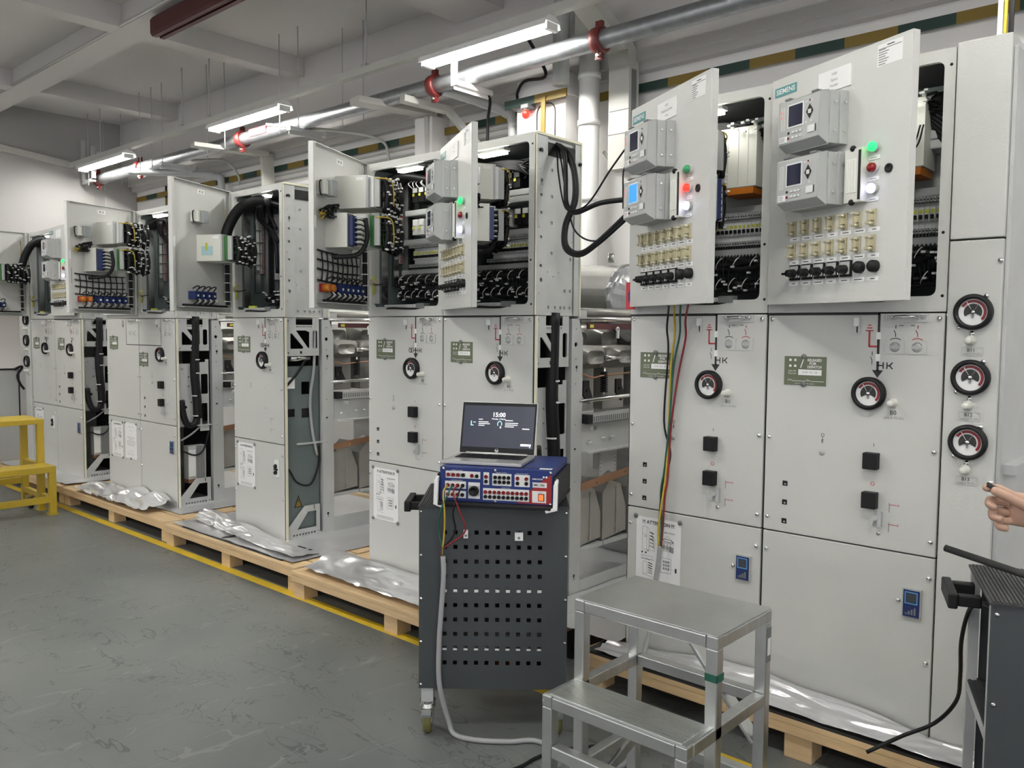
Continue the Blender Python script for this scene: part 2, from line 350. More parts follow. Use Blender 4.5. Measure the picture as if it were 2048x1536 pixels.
t2('conduit', [(-2.75, 1.7, 3.33), (-2.55, 1.8, 3.27), (-2.65, 1.9, 3.1), (-2.65, 1.9, 2.7), (-2.5, 1.8, 2.4)], .012, 'thin black cable looping under the main pipe', 'cable', 8, 'cable')
t2('ceiling_conduit', [(-9.4, .204, 3.995), (5, .204, 3.995)], .012, 'thin grey conduit fixed along the ceiling beam', 'duct', 8)
for k, dx in enumerate((0, .06, .30, .36)): t2('ceiling_conduit', [(-2.15+dx, .48, 4.145), (-2.15+dx, 1.99, 4.145)], .013, 'thin conduit crossing the ceiling, %s of four' % ('first', 'second', 'third', 'fourth')[k], 'duct', 8)
# bent trunk ducts
def bent(name, pts, a, c, lab, m='duct'):
    b = MB(K[m])
    for p, q in zip(pts, pts[1:]): b.bar(p, q, a, c)
    return obj(name, b, label=lab, cat='duct')
bent('wall_duct', [(-3.62, 1.35, 3.33), (-3.46, 2.06, 3.33), (-3.46, 2.10, 2.6)], .16, .05, 'grey duct turning down above the cabinet with the sharply opened door')
bent('wall_duct', [(-3.20, 1.5, 3.30), (-3.10, 1.9, 3.27), (-2.95, 2.1, 3.0)], .09, .05, 'narrow grey duct sloping down to the wall')
bent('wall_duct', [(-6.2, 1.3, 3.33), (-6.05, 2.05, 3.33), (-6.05, 2.1, 2.4)], .14, .04, 'grey duct on the back wall above the single cabinet')
b = MB(K['duct']); b.plate([(1.55, 3.62), (1.98, 3.42), (2.0, 3.33), (2.0, 2.62), (2.12, 2.62), (2.12, 3.4), (2.02, 3.5), (1.6, 3.7)], [], 'x', -1.57, -1.40)
b.box(-1.572, -1.398, 1.997, 2.0, 3.02, 3.025, K['inkg']); b.box(-1.572, -1.398, 1.997, 2.0, 2.86, 2.864, K['inkg'])
b.plate([(2.03, 2.8), (2.09, 2.8), (2.09, 3.3), (2.03, 3.3)], [], 'x', -1.40, -1.399, K['greyd'])
obj('wall_duct', b, label='wide cream duct with an open side slot bending down the back wall', cat='duct')
obj('bracket', MB(K['fix']).box(-1.36, -1.08, 2.0, 2.2, 2.52, 2.56).box(-1.36, -1.33, 2.0, 2.2, 2.44, 2.56).box(-1.11, -1.08, 2.0, 2.2, 2.44, 2.56), label='white bracket under the wide duct', cat='bracket')
b = MB(K['fix']); b.cyl((-1.74, 2.0, 0), (-1.74, 2.0, 3.5), .075, n=24)
for z in (2.97, 3.3, 2.43): b.lathe([(.076, -.02), (.083, -.02), (.083, .02), (.076, .02)], (-1.74, 2.0, z), (0, 0, 1), n=24)
obj('down_pipe', b, label='white vertical pipe between the pillar and the wide duct', cat='pipe')
obj('down_pipe', MB(K['galv']).cyl((-1.89, 1.86, 3.24), (-1.89, 1.86, 4.155), .06, n=20), label='dark grey vertical pipe above the pillar', cat='pipe')
obj('down_pipe', MB(K['duct']).box(-1.80, -1.62, 1.90, 1.999, 3.52, 4.155), label='square grey riser box near the ceiling', cat='duct')
t2('pillar_cable', [(-2.05, 1.6, 3.62), (-2.0, 1.75, 3.42), (-2.02, 1.84, 3.32), (-2.25, 1.88, 3.34), (-2.34, 1.9, 3.28), (-2.34, 1.9, 3.22)], .012, 'black cable hanging over the top of the pillar', 'cable', 6, 'cable')
t2('wall_cable', [(-1.68, 2.1, 2.78), (-1.6, 2.12, 2.70), (-1.45, 2.12, 2.68), (-1.38, 2.12, 2.66)], .014, 'grey cable between white pipe and wide duct', 'duct', 6, 'cable')
t = thing('warning_lamp', (-2.22, 1.90, 3.10), label='glowing red warning lamp on the white pillar', cat='lamp')
obj('base', MB(K['greyd']).box(-.035, .035, -.06, .03, .03, .06).cyl((0, -.03, .015), (0, -.03, .05), .028, n=12), t)
obj('lens', MB(K['red_lamp']).ball((0, -.04, -.01), .03, sc=(1, 1, 1.2)), t)
for o, r in (((-1.98, 1.88, 2.72), .02),): obj('push_button', MB(K['red_off']).cyl((o[0], o[1], o[2]), (o[0], o[1]-.03, o[2]), .022, n=12), label='small red button beside the striped bar on the pillar', cat='button')
# red crane rail
t = thing('crane_rail', (-4.75, .28, 3.87), label='dark red rail hanging below the ceiling beam', cat='rail')
obj('rail', MB(K['maroon']).plate([(-.05, -.075), (-.012, -.075), (-.012, -.06), (.012, -.06), (.012, -.075), (.05, -.075), (.065, -.055), (.065, .05), (.045, .078), (-.045, .078), (-.065, .05), (-.065, -.055)], [], 'x', 0, 9), t)
# bracket frame on left wall
b = MB(K['galv'])
for p, q in (((-9.42, 1.48, 3.33), (-9.42, 1.48, 3.86)), ((-9.1, 1.48, 3.33), (-9.1, 1.48, 3.75)), ((-9.45, 1.48, 3.33), (-9.08, 1.48, 3.33)), ((-9.45, 1.62, 3.33), (-9.08, 1.62, 3.33))): b.bar(p, q, .04, .04)
obj('pipe_bracket', b, label='grey steel bracket frame holding the pipe at the left wall', cat='bracket')
b = MB(K['black'])
for k in range(4): b.box(-8.66, -8.63, 2.185, 2.2, 2.55+k*.2, 2.55+(k+1)*.2, K['black'] if k % 2 else K['baryel'])
b.box(-8.66, -8.40, 2.185, 2.2, 3.32, 3.36); obj('hazard_tape', b, label='black and yellow tape corner on the far back wall', cat='tape')
# riser wires at right
for dx, m, r, lab in ((0, 'white', .012, 'white'), (.022, 'yellow', .008, 'yellow'), (.045, 'cable', .012, 'black')):
    t2('riser_wire', [(.975+dx, 1.5, 4.155), (.975+dx+.004, 1.5, 3.2), (.975+dx-.004, 1.5, 2.2)], r, '%s cable rising behind the right end of the row' % lab, m, 6, 'cable')
# ------------------------------------------------------------ lower switchgear cabinets
def screw(): return MB(K['chrome']).lathe([(.0085, 0), (.0085, .003), (.006, .007), (.0, .008)], (0, 0, 0), (0, -1, 0), n=10)
def gauge():
    b = MB(K['black']); b.lathe([(.055, 0), (.056, .018), (.050, .026), (.043, .026), (.041, .014)], (0, 0, 0), (0, -1, 0), n=32); return b
def dial(s=1.):
    b = MB(K['paper']); b.lathe([(.042, .012), (.0, .0125)], (0, 0, 0), (0, -1, 0), n=28)
    def arc(r0, r1, a0, a1, y, m):
        n = 12; vs = []
        for i in range(n+1):
            a = R(a0+(a1-a0)*i/n); vs += [(r0*math.cos(a), y, r0*math.sin(a)), (r1*math.cos(a), y, r1*math.sin(a))]
        b.add(vs, [(2*i, 2*i+1, 2*i+3, 2*i+2) for i in range(n)], m)
    arc(.030, .038, -42, 150, -.0145, K['red_off']); arc(.003, .026, -30, 210, -.0145, K['ink']); arc(.0, .036, 118, 122, -.0155, K['paper']); arc(.0, .03, 56, 60, -.0152, K['inkg'])
    b.lathe([(.007, 0), (.007, .006), (0, .006)], (0, -.0145, 0), (0, -1, 0), K['steel'], 10); b.cb(0, -.016, -.010, .006, .002, .016, K['inkg'])
    return b
def valve():
    b = MB(K['offwhite']); b.lathe([(.014, 0), (.014, .010), (.011, .012), (.0105, .034), (.007, .038), (.0, .038)], (0, 0, 0), (0, -1, 0), n=16); b.lathe([(.017, 0), (.017, .006), (.0, .006)], (0, 0, 0), (0, -1, 0), n=6); return b
def ln(b, x0, z0, x1, z1, w, m=None): return b.bar((x0, -.0006, z0), (x1, -.0006, z1), .0012, w, m, up=(0, 1, 0)) if False else b.add([(x0+dx, -.0008, z0+dz) for dx, dz in ()], [], m)
def line(b, x0, z0, x1, z1, w, m=None):
    d = Vector((x1-x0, 0, z1-z0)).normalized(); e = Vector((-d.z, 0, d.x))*(w/2); p = Vector((x0, -.0008, z0)); q = Vector((x1, -.0008, z1))
    return b.add([p-e, q-e, q+e, p+e], [(0, 1, 2, 3)], m)
def mimic(kind):
    b = MB(K['ink']); r = K['red']; g = K['inkg']
    if kind in ('left', 'full', 'vt'):
        if kind != 'vt': line(b, 0 if kind == 'full' else 0, 1.401, .397, 1.401, .007)
        line(b, .394, 1.404, .394, 1.21, .008); b.add([(.376, -.0008, 1.213), (.412, -.0008, 1.213), (.394, -.0008, 1.187)], [(0, 2, 1)])
        for z in (1.328, 1.255): b.add([(.386, -.0012, z-.012), (.402, -.0012, z-.012), (.402, -.0012, z+.012), (.386, -.0012, z+.012)], [(0, 1, 2, 3)], K['paper']); line(b, .386, z, .402, z, .005, g)
        line(b, .390, 1.292, .363, 1.292, .006, r); line(b, .364, 1.292, .364, 1.345, .006, r)
        for k in range(3): line(b, .364-.013+k*.004, 1.345+k*.009, .364+.013-k*.004, 1.345+k*.009, .0035, r)
        line(b, .375, 1.275, .375, 1.262, .002); line(b, .370, 1.257, .375, 1.245, .002); line(b, .375, 1.245, .375, 1.232, .002)
        line(b, .394, 1.229, .410, 1.229, .004)
        for x in (.412, .424): line(b, x, 1.218, x, 1.240, .004)
        line(b, .424, 1.229, .432, 1.229, .004); line(b, .432, 1.229, .442, 1.240, .004); line(b, .432, 1.229, .442, 1.218, .004)
        if kind == 'vt':
            b.lathe([(.013, 0), (.013, .001), (.010, .001)], (.366, -.0002, 1.229), (0, -1, 0), n=14); b.lathe([(.013, 0), (.013, .001), (.010, .001)], (.352, -.0002, 1.229), (0, -1, 0), n=14); line(b, .378, 1.229, .394, 1.229, .004)
    else:
        line(b, .376, 1.40, .376, 1.20, .006); line(b, -.224, 1.20, .376, 1.20, .006); line(b, -.224, 1.40, -.224, 1.2, .006); line(b, .376, 1.31, .36, 1.31, .003); line(b, .36, 1.31, .36, 1.34, .003)
    for cx, m in ((.448, K['ink']), (.516, r)):
        line(b, cx, 1.363, cx, 1.352, .0025, m); line(b, cx-.006, 1.347, cx, 1.336, .0025, m); line(b, cx, 1.336, cx, 1.325, .0025, m)
        for k in range(8):
            a0, a1 = R(45+k*90/8), R(45+(k+1)*90/8); line(b, cx+.023*math.cos(a0), 1.302+.018*math.sin(a0)+.0, cx+.023*math.cos(a1), 1.302+.018*math.sin(a1), .0025, m)
    line(b, .458, 1.362, .472, 1.362, .002); line(b, .494, 1.362, .506, 1.362, .002)
    b.text('B0', .021, (.449, -.0008, 1.073)); b.text('pre \u2248 70 kPa', .012, (.452, -.0008, 1.056), m=g)
    if kind != 'vt0': b.text('I', .018, (.391, -.0008, .960)); b.text('O', .02, (.391, -.0008, .828), m=r)
    line(b, .216, .975, .216, .955, .002); b.text('O', .018, (.216, -.0008, .978)); b.text('E', .018, (.216, -.0008, .956))
    for z in (.757, .690): line(b, .448, z-.018, .448, z+.014, .003, g); line(b, .448, z+.008, .470, z+.008, .002, r); b.text('\u2192', .016, (.474, -.0008, z+.008), m=r)
    return b
def sock(): return MB(K['paint']).plate(rect(0, .061, 0, .044), [circ(.031, .022, .017, 16)], 'y', -.003, 0).lathe([(.017, .0), (.017, .001), (0, .001)], (.031, 0, .022), (0, -1, 0), K['grey'], 16).box(.008, .054, -.0015, 0, .017, .027, K['grey'])
def hasp(): return MB(K['paint']).plate(rect(.415, .546, 1.374, 1.40), [rect(.420, .541, 1.379, 1.396)], 'y', -.004, 0).box(.420, .541, -.001, 0, 1.379, 1.396, K['galv']).tube([(.445, -.004, 1.388), (.455, -.022, 1.390), (.50, -.024, 1.391), (.515, -.006, 1.388)], .006, K['steel'], 6).ball((.435, -.005, 1.390), .005, K['chrome']).ball((.53, -.005, 1.390), .005, K['chrome'])
def latch(): return MB(K['paint']).box(.308, .334, -.004, 0, 1.335, 1.392).box(.316, .331, -.016, -.004, 1.360, 1.388, K['white']).box(.322, .326, -.006, -.004, 1.338, 1.358, K['ink'])
def knobblk(): return MB(K['black']).box(0, .047, -.032, 0, 0, .055)
def lever():
    b = MB(K['galv']); b.box(.416, .428, -.018, 0, .688, .738); b.plate([(.386, .69), (.402, .69), (.404, .706), (.418, .712), (.418, .727), (.404, .727), (.386, .70)], [], 'y', -.020, -.016)
    b.lathe([(.006, 0), (.006, .003), (0, .003)], (.416, 0, .663), (0, -1, 0), K['chrome'], 8); return b
def window(): return MB(K['black']).box(0, .018, -.0015, 0, 0, .018).box(.007, .013, -.002, 0, .004, .009, K['grey'])
def detector():
    b = MB(K['grey']).box(0, .060, -.008, 0, 0, .098); b.box(.005, .055, -.012, -.008, .005, .093, K['blue']); b.box(.016, .046, -.013, -.012, .052, .084, K['fan'])
    for k in range(4): b.box(.012+k*.009, .018+k*.009, -.0125, -.012, .012, .018+k*.006, K['greyd'])
    b.plate(rect(.010, .050, .048, .088), [rect(.013, .047, .051, .085)], 'y', -.0135, -.012, mat('sky blue print', (.10, .30, .60)) if 'sky' not in CACHE else CACHE['sky'])
    return b
def keyplug(): return MB(K['white']).box(0, .05, -.008, 0, 0, .11).ball((.02, -.012, .03), .014, K['black']).ball((.02, -.012, .07), .014, K['black']).box(.0, .04, -.014, -.008, .045, .055, K['black'])
SCREWZ = (1.385, .956, .661, .541, .259)
def cabinet(x0, label, group=None, mim=None, gz=True, blocks=True, socks=True, det=None, key=False, side=True, post=True, left=False, gx=0, rear='mech'):
    t = thing('switchgear_cabinet', (x0, 0, HP), label=label, cat='cabinet', group='lower switchgear cabinets')
    def carc():
        b = MB(K['galv']); b.box(.002, .012, .02, .36, 0, 1.40); b.box(.013, .597, .345, .36, .0, 1.40, K['dark']); b.box(.013, .597, .02, .344, 0, .02); b.box(.013, .597, .10, .344, .60, .61); b.box(-.004, .0019, .010, .30, .002, 1.404, K['black']); b.box(.002, .598, .0185, .0195, .60, .62, K['black']); return b
    obj('carcass', cached('carcass', carc), t)
    obj('upper_front_panel', cached('ufp', lambda: MB(K['paint']).box(.0045, .5955, 0, .018, .612, 1.402)), t, bev=.0025)
    obj('lower_cover_panel', cached('lcp', lambda: MB(K['paint']).box(.0045, .5955, 0, .018, .004, .607)), t, bev=.0025)
    for x in (.02, .58):
        for z in SCREWZ: obj('screw', cached('screw', screw), t, (x, 0, z))
    if mim: obj('mimic_diagram', cached('mimic_'+mim, lambda: mimic(mim)), t, kind='stuff')
    if gz:
        G_ = obj('pressure_gauge', cached('gauge', gauge), t, (.371, 0, 1.134)); obj('gauge_dial', cached('dial', dial), G_)
        obj('valve_knob', cached('valve', valve), t, (.448, 0, 1.106), label='cream knob')
    if socks:
        for x in (.416, .485): obj('actuation_socket', cached('sock', sock), t, (x, 0, 1.269))
        obj('padlock_hasp', cached('hasp', hasp), t); obj('latch', cached('latch', latch), t)
    if blocks:
        for z in (.880, .747): obj('operating_button', cached('knobblk', knobblk), t, (.365, 0, z), bev=.002)
        for z in (.782, .713, .644): obj('position_window', cached('window', window), t, (.075, 0, z))
        obj('interlock_lever', cached('lever', lever), t)
        obj('round_plug', cached('rplug', lambda: MB(K['grey']).lathe([(.011, 0), (.011, .002), (0, .002)], (.216, 0, .917), (0, -1, 0), n=14)), t)
    if det: obj('voltage_detector', cached('detector', detector), t, (.501, 0, .40)); obj('screw', cached('screw', screw), t, (.488, 0, .45))
    if key: obj('plug_block', cached('keyplug', keyplug), t, (.495, 0, .40))
    if side: rear_parts(t, post, rear)
    return t
def tank(b, y0, y1, z0, z1, x0, x1, m=None, n=5, r=.05):
    # rounded casting: superellipse-like box
    cy, cz, cx = (y0+y1)/2, (z0+z1)/2, (x0+x1)/2; N = 20; vs = []; rows = 7
    for i in range(rows):
        f = i/(rows-1)*2-1; s = (1-abs(f)**4)**.25 if abs(f) < 1 else .55
        s = max(s, .55)
        for k in range(N):
            a = 2*math.pi*k/N; c, q = math.cos(a), math.sin(a); e = .45
            vs.append((cx+(x1-x0)/2*f, cy+(y1-y0)/2*s*math.copysign(abs(c)**e, c), cz+(z1-z0)/2*s*math.copysign(abs(q)**e, q)))
    b.add(vs, [(i*N+k, i*N+(k+1) % N, (i+1)*N+(k+1) % N, (i+1)*N+k) for i in range(rows-1) for k in range(N)]+[tuple(range(N)), tuple((rows-1)*N+k for k in reversed(range(N)))], m, True)
    return b
def side_truss():
    b = MB(K['galv'])
    b.plate([(.02, 1.405), (.09, 1.405), (.09, 1.36), (.215, 1.36), (.215, 1.405), (.262, 1.405), (.262, 1.165), (.02, 1.165)],
            [[(.05, 1.21), (.05, 1.305), (.063, 1.305), (.145, 1.22), (.140, 1.21)], [(.09, 1.325), (.105, 1.325), (.165, 1.325), (.19, 1.315), (.19, 1.215), (.178, 1.215)], rrect(.215, .25, 1.21, 1.325, .01)]
            + [circ(.035, 1.385, .005, 6), circ(.035, 1.185, .005, 6), rect(.12, .135, 1.178, 1.195)]+[rect(.095+k*.015, .102+k*.015, 1.345, 1.353) for k in range(8)], 'x', .594, .599); return b
def side_foot():
    b = MB(K['galv'])
    b.plate([(.02, .0), (.262, .0), (.262, .205), (.145, .205), (.02, .075)], [[(.09, .06), (.235, .06), (.235, .165), (.17, .165)]]+[rect(.06+k*.022, .072+k*.022, .02, .032) for k in range(8)]+[circ(.25, .03, .005, 6), rect(.215, .222, .175, .204)], 'x', .594, .599); return b
def side_post():
    b = MB(K['galv'])
    b.plate([(.285, 0), (.372, 0), (.372, 1.30), (.340, 1.395), (.285, 1.395)], [circ(.318, 1.27, .012, 12), keyh(.325, 1.16), keyh(.325, .13), circ(.318, 1.345, .004, 6), circ(.318, 1.2, .004, 6), circ(.318, 1.08, .004, 6), circ(.318, .88, .004, 6), rect(.312, .328, .755, .765), circ(.318, .60, .004, 6)], 'x', .594, .600)
    b.box(.56, .594, .285, .290, 0, 1.395); b.box(.56, .594, .36, .366, 0, 1.3); return b
def rear_parts(t, post, kind):
    obj('edge_seal', cached('seal', lambda: MB(K['cream']).box(.604, .612, .004, .018, 0, 1.402).box(.598, .604, .004, .02, 0, 1.402, K['black'])), t)
    obj('side_truss', cached('truss', side_truss), t); obj('side_foot', cached('foot', side_foot), t); obj('side_post', cached('post', side_post), t)
    if kind == 'mech':
        def mech():
            b = MB(K['galv']); b.plate(rect(.03, .17, .60, 1.07), [circ(.06+.05*k, z, .006, 6) for k, z in ((0, 1.03), (1, .97), (1, .9), (0, .8), (1.4, .78))]+[circ(.085, .745, .011, 10)], 'x', .57, .575)
            b.plate([(.19, .56), (.262, .56), (.262, .80), (.262, 1.10), (.235, 1.10), (.235, 1.08), (.19, 1.08)], [rrect(.205, .25, .60, .77, .008), rrect(.20, .255, .84, .99, .008)], 'x', .582, .588)
            for k in range(9): b.box(.58, .59, .21, .222, .61+k*.017, .616+k*.017, K['black'])
            return b
        obj('mechanism_plate', cached('mech', mech), t)
        def loom():
            b = MB(K['cable']); p = [(.585, .16, 1.42), (.585, .155, 1.2), (.588, .15, 1.0), (.59, .165, .8), (.59, .17, .66)]
            b.tube(p, .033, n=10); b.tube([(.59, .17, .68), (.59, .14, .615), (.59, .085, .62), (.59, .055, .70), (.585, .045, .80)], .024, n=10)
            for z in (1.1, 1.0, .83, .68): b.lathe([(.034, -.004), (.034, .004)], (.588, .158, z), (0, 0, 1), K['white'], 10); b.ball((.60, .175, z), .006, K['white'], n=6)
            b.tube([(.58, .2, .60), (.58, .12, .54), (.58, .04, .50)], .007, K['gumbo']); b.tube([(.58, .26, .55), (.58, .22, .42), (.58, .15, .38), (.58, .05, .42)], .006); return b
        obj('cable_loom', cached('loom', loom), t)
        def motor():
            b = MB(K['grey']); b.box(.50, .57, .10, .24, .20, .45); b.box(.57, .575, .10, .155, .22, .42, K['white']); b.box(.50, .572, .1, .2, .17, .2, K['orange'].copy() if False else K['copper'])
            for k in range(7): b.box(.57, .574, .165+k*.01, .169+k*.01, .20, .45, K['greyd'])
            return b
        obj('drive_box', cached('motor', motor), t)
    else:
        def pan():
            b = MB(K['plate']); b.plate(rect(.03, .27, .02, 1.10), [rect(.14, .20, .92, 1.0), rect(.04, .09, .78, .83), rect(.14, .20, .77, .83)], 'x', .575, .580); b.box(.5805, .582, .03, .09, .96, 1.03, K['paper']); b.box(.55, .57, .03, .2, .75, .85, K['black']); return b
        obj('inner_side_panel', cached('pan', pan), t)
        def hose():
            b = MB(K['gumbo']); b.tube([(.588, .235, 1.40), (.588, .23, 1.1), (.588, .20, .9), (.588, .21, .7), (.588, .25, .52)], .009, n=8)
            b.tube([(.586, .04, .45), (.59, .10, .36), (.59, .20, .34), (.588, .26, .46), (.588, .262, .58)], .006, K['cable']); b.cyl((.57, .06, 1.15), (.57, .2, 1.15), .022, K['steel'], 10); b.tube([(.585, .17, 1.14), (.585, .1, 1.05), (.585, .03, .98)], .008, K['cable']); return b
        obj('hose', cached('hose', hose), t)
        def tri():
            b = MB(K['ink']); b.add([(.5815, .085, .205), (.5815, .135, .205), (.5815, .11, .27)], [(0, 1, 2)], K['baryel']); b.plate([(.08, .20), (.14, .20), (.11, .278)], [[(.088, .205), (.132, .205), (.11, .265)]], 'x', .581, .583); b.add([(.584, .105, .23), (.584, .115, .243), (.584, .108, .245), (.584, .114, .257), (.584, .104, .244), (.584, .111, .242)], [(0, 1, 2), (3, 4, 5)]); return b
        obj('warning_triangle', cached('tri', tri), t, label='yellow high voltage warning triangle')
    # rear structure: tanks, beams, rods
    def frame():
        b = MB(K['galv']); b.box(.02, .598, .375, .395, .745, .875); b.box(.3, .60, .372, 1.25, .735, .745)
        b.plate(rect(.375, 1.25, .745, .875), [rect(.45, .50, .84, .86), rect(.80, .85, .84, .86)], 'x', .590, .596)
        b.box(.585, .64, .375, 1.25, .735, .742);
        return b
    for y in (.55, .92): obj('hanger_plate', cached('hangp', lambda: MB(K['galv']).plate([(0, .745), (.15, .745), (.15, .59), (.12, .60), (.075, .62), (.03, .60), (0, .59)], [circ(.012, .62+k*.02, .004, 6) for k in range(6)]+[circ(.138, .62+k*.02, .004, 6) for k in range(6)], 'x', .575, .580)), t, (0, y, 0))
    for y in (.43, .55, .62, .95): obj('bolt', cached('bolt', lambda: MB(K['chrome']).lathe([(.010, 0), (.010, .008), (.005, .010), (.005, .02), (0, .02)], (.597, 0, 0), (1, 0, 0), n=6)), t, (0, y, .785+(.01 if y > .5 else 0)))
    obj('floor_channel', cached('fchan', lambda: MB(K['galv']).box(.595, .601, .37, 1.25, 0, .10).box(.57, .60, .37, 1.25, .0, .012)), t); obj('rear_post', cached('rpost', lambda: MB(K['galv']).box(.02, .5945, 1.25, 1.30, 0, 1.40)), t)
    obj('rear_beam', cached('rframe', frame), t)
    def duct():
        b = MB(K['grey']); b.box(.56, .63, .40, 1.25, .885, .925); b.box(.56, .632, .378, .42, .880, .925, K['black'])
        for k in range(40): b.box(.630, .6315, .43+k*.018, .438+k*.018, .888, .915, K['greyd'])
        return b
    obj('wiring_duct', cached('rduct', duct), t)
    for k in range(3):
        def tk(k=k):
            b = MB(K['cast']); yy = .40+k*.27
            tank(b, yy-.05, yy+.20, 1.145, 1.265, .40, .605, r=.04); b.box(.22, .52, yy-.02, yy+.17, .93, 1.16); tank(b, yy-.04, yy+.22, 1.20, 1.37, .10, .48)
            return b
        obj('gas_tank', cached('tank%d' % k, tk), t)
        def hood(k=k):
            b = MB(K['cast']); y = .38+k*.23
            b.add([(x, yy, z) for x in (.25, .56) for yy, z in ((y, .25), (y+.215, .27), (y+.215, .40), (y+.16, .53), (y+.06, .56), (y, .50))],
                  [(5, 4, 3, 2, 1, 0), (6, 7, 8, 9, 10, 11)]+[(i, (i+1) % 6, (i+1) % 6+6, i+6) for i in range(6)])
            b.box(.24, .575, y-.005, y+.216, .228, .248, K['galv']); b.box(.56, .565, y+.118, y+.122, .27, .52, K['grey']); b.box(.56, .568, y+.112, y+.126, .27, .30, K['steel']); return b
        obj('tank_hood', cached('hood%d' % k, hood), t, bev=.012)
    obj('copper_strip', cached('cus', lambda: MB(K['copper']).plate([(.37, .545), (1.2, .62), (1.2, .66), (.37, .585)], [circ(.5, .572, .006, 8), circ(.75, .60, .006, 8)], 'x', .597, .602)), t)
    obj('copper_line', cached('cul', lambda: MB(K['copper']).tube([(.60, .375, 1.125), (.60, .46, 1.105), (.60, .60, 1.115), (.60, 1.2, 1.13)], .005, n=6)), t)
    def rod(): return MB(K['steel']).cyl((.59, .35, .99), (.59, 1.25, 1.01), .011, n=12)
    for y in (.42, .70): obj('crank_plate', cached('crank', lambda: MB(K['black']).plate([(0, 1.0), (.03, .975), (.06, 1.0), (.03, 1.06), (.03, 1.09), (-.02, 1.09), (-.02, 1.02)], [circ(.005, 1.04, .008, 8)], 'x', .575, .585)), t, (0, y, 0))
    def spring():
        b = MB(K['black'])
        for k in range(9): b.lathe([(.009, -.005), (.019, -.003), (.022, 0), (.019, .003), (.009, .007)], (.59, .565, 1.03+k*.012), (0, 0, 1), n=10)
        return b.cyl((.59, .565, 1.02), (.59, .565, 1.15), .008, K['steel'], 8)
    obj('spring', cached('spring', spring), t)
    obj('short_shaft', cached('sshaft', lambda: MB(K['steel']).cyl((.6, .55, 1.20), (.6, .68, 1.20), .014, n=12)), t)
    obj('lifting_eye', cached('eye', lambda: MB(K['white']).lathe([(.014, 0), (.014, .006), (.006, .006), (.006, 0), (.014, 0)], (.600, .66, 1.345), (1, 0, 0), n=12).box(.600, .608, .652, .668, 1.30, 1.335)), t)
    obj('drive_shaft', cached('rod', rod), t)
    def bus(): return MB(K['cast']).cyl((.56, .34, 1.43), (.56, 1.25, 1.43), .02, n=12)
    obj('busbar_tube', cached('bus2', lambda: MB(K['steel']).cyl((.59, .34, 1.395), (.59, 1.25, 1.40), .012, n=10)), t)
    obj('dark_red_strip', cached('drs', lambda: MB(K['maroon']).box(.585, .59, .42, 1.2, 1.345, 1.375).box(.5901, .592, .44, .47, 1.352, 1.368, K['lime'])), t)
    obj('busbar_tube', cached('bus', bus), t)
XC, XB, XP, XQ, XR = 0., -1.727, -3.163, -5.178, -6.914
CAB = dict(
 C1=cabinet(XC, 'lower cabinet with four coloured wires hanging down its front, behind the aluminium steps', mim='full', det=1, side=False),
 C2=cabinet(XC+.6, 'lower cabinet beside the tall column of three gauges at the right end', mim='full', det=1),
 B1=cabinet(XB, 'lower cabinet left of the laptop, with a poster showing beside the tool cart', mim='vt', side=False),
 B2=cabinet(XB+.6, 'lower cabinet directly behind the laptop', mim='left', blocks=False),
 P1=cabinet(XP, 'narrow lone lower cabinet without push buttons, its open side showing a warning triangle', mim='vt', blocks=False, key=True, rear='panel'),
 Q1=cabinet(XQ, 'lower cabinet carrying two posters side by side, no gauge', gz=False, blocks=False, socks=True, side=False),
 Q2=cabinet(XQ+.6, 'lower cabinet right of the two posters, green tag hung low beside its gauge', mim='loop', det=1),
 R1=cabinet(XR, 'far lower cabinet right behind the yellow steps', mim='vt', blocks=False, key=True, side=False),
 R2=cabinet(XR+.6, 'farthest cabinet with push buttons, right of the yellow steps', mim='left', det=1))
CAB['C2']['group'] = 'lower switchgear cabinets'
# remove the right-hand open side of the last cabinet: it is closed by the end panel
for ch in list(CAB['C2'].children):
    if ch.name.split('.')[0] in ('edge_seal', 'side_truss', 'side_foot', 'mechanism_plate', 'drive_box', 'cable_loom', 'drive_shaft', 'copper_strip'): bpy.data.objects.remove(ch)
# end columns with three gauges
def end_column(x0, w, label, mirror=False):
    t = thing('end_column', (x0, 0, HP), label=label, cat='cabinet', group='end columns with three gauges')
    obj('upper_panel', MB(K['paint_door']).box(.002, w, -.012, .33, 1.632, 2.236), t, bev=.003)
    obj('lower_panel', MB(K['paint']).box(.002, w, -.012, .33, .0, 1.626), t, bev=.003)
    obj('side_panel', MB(K['galv']).box(w+.001, w+.012, .01, 1.3, 0, 2.2).box(w+.012, w+.05, .05, 1.3, .9, .93) if not mirror else MB(K['galv']).box(-.012, .0, .01, 1.3, 0, 2.2), t)
    for k in range(3):
        z = 1.404-k*.2025; G_ = obj('pressure_gauge', cached('gauge', gauge), t, (w/2+.003, -.012, z)); obj('gauge_dial', cached('dial', dial), G_)
        obj('valve_knob', cached('valve', valve), t, (w/2-.003, -.012, z-.088), label='cream knob')
        def pl():
            b = MB(K['paper']).plate(rect(-.031, .031, -.014, .014), [rect(-.029, .029, -.012, .012)], 'y', -.002, 0, K['galv']); b.text('B1%d' % (k+1), .015, (-.003, -.001, .004)); b.text('pme \u2248 70 kPa', .009, (0, -.001, -.008), m=K['inkg']); return b
        obj('name_plate', pl(), t, (w/2+.002, -.012, z-.122))
        for dx, dz in ((-.036, -.048), (.036, .050), (0, -.066)): obj('screw', cached('screw', screw), t, (w/2+dx, -.012, z+dz))
    for k in (0, 4, 8): obj('screw', cached('screw', screw), t, (w-.006, -.012, .2+k*.17))
    return t
end_column(XC+1.202, .152, 'tall slim end column with three gauges at the right of the row')
end_column(XR-.154, .15, 'slim end column with three gauges at the far left of the row', True)
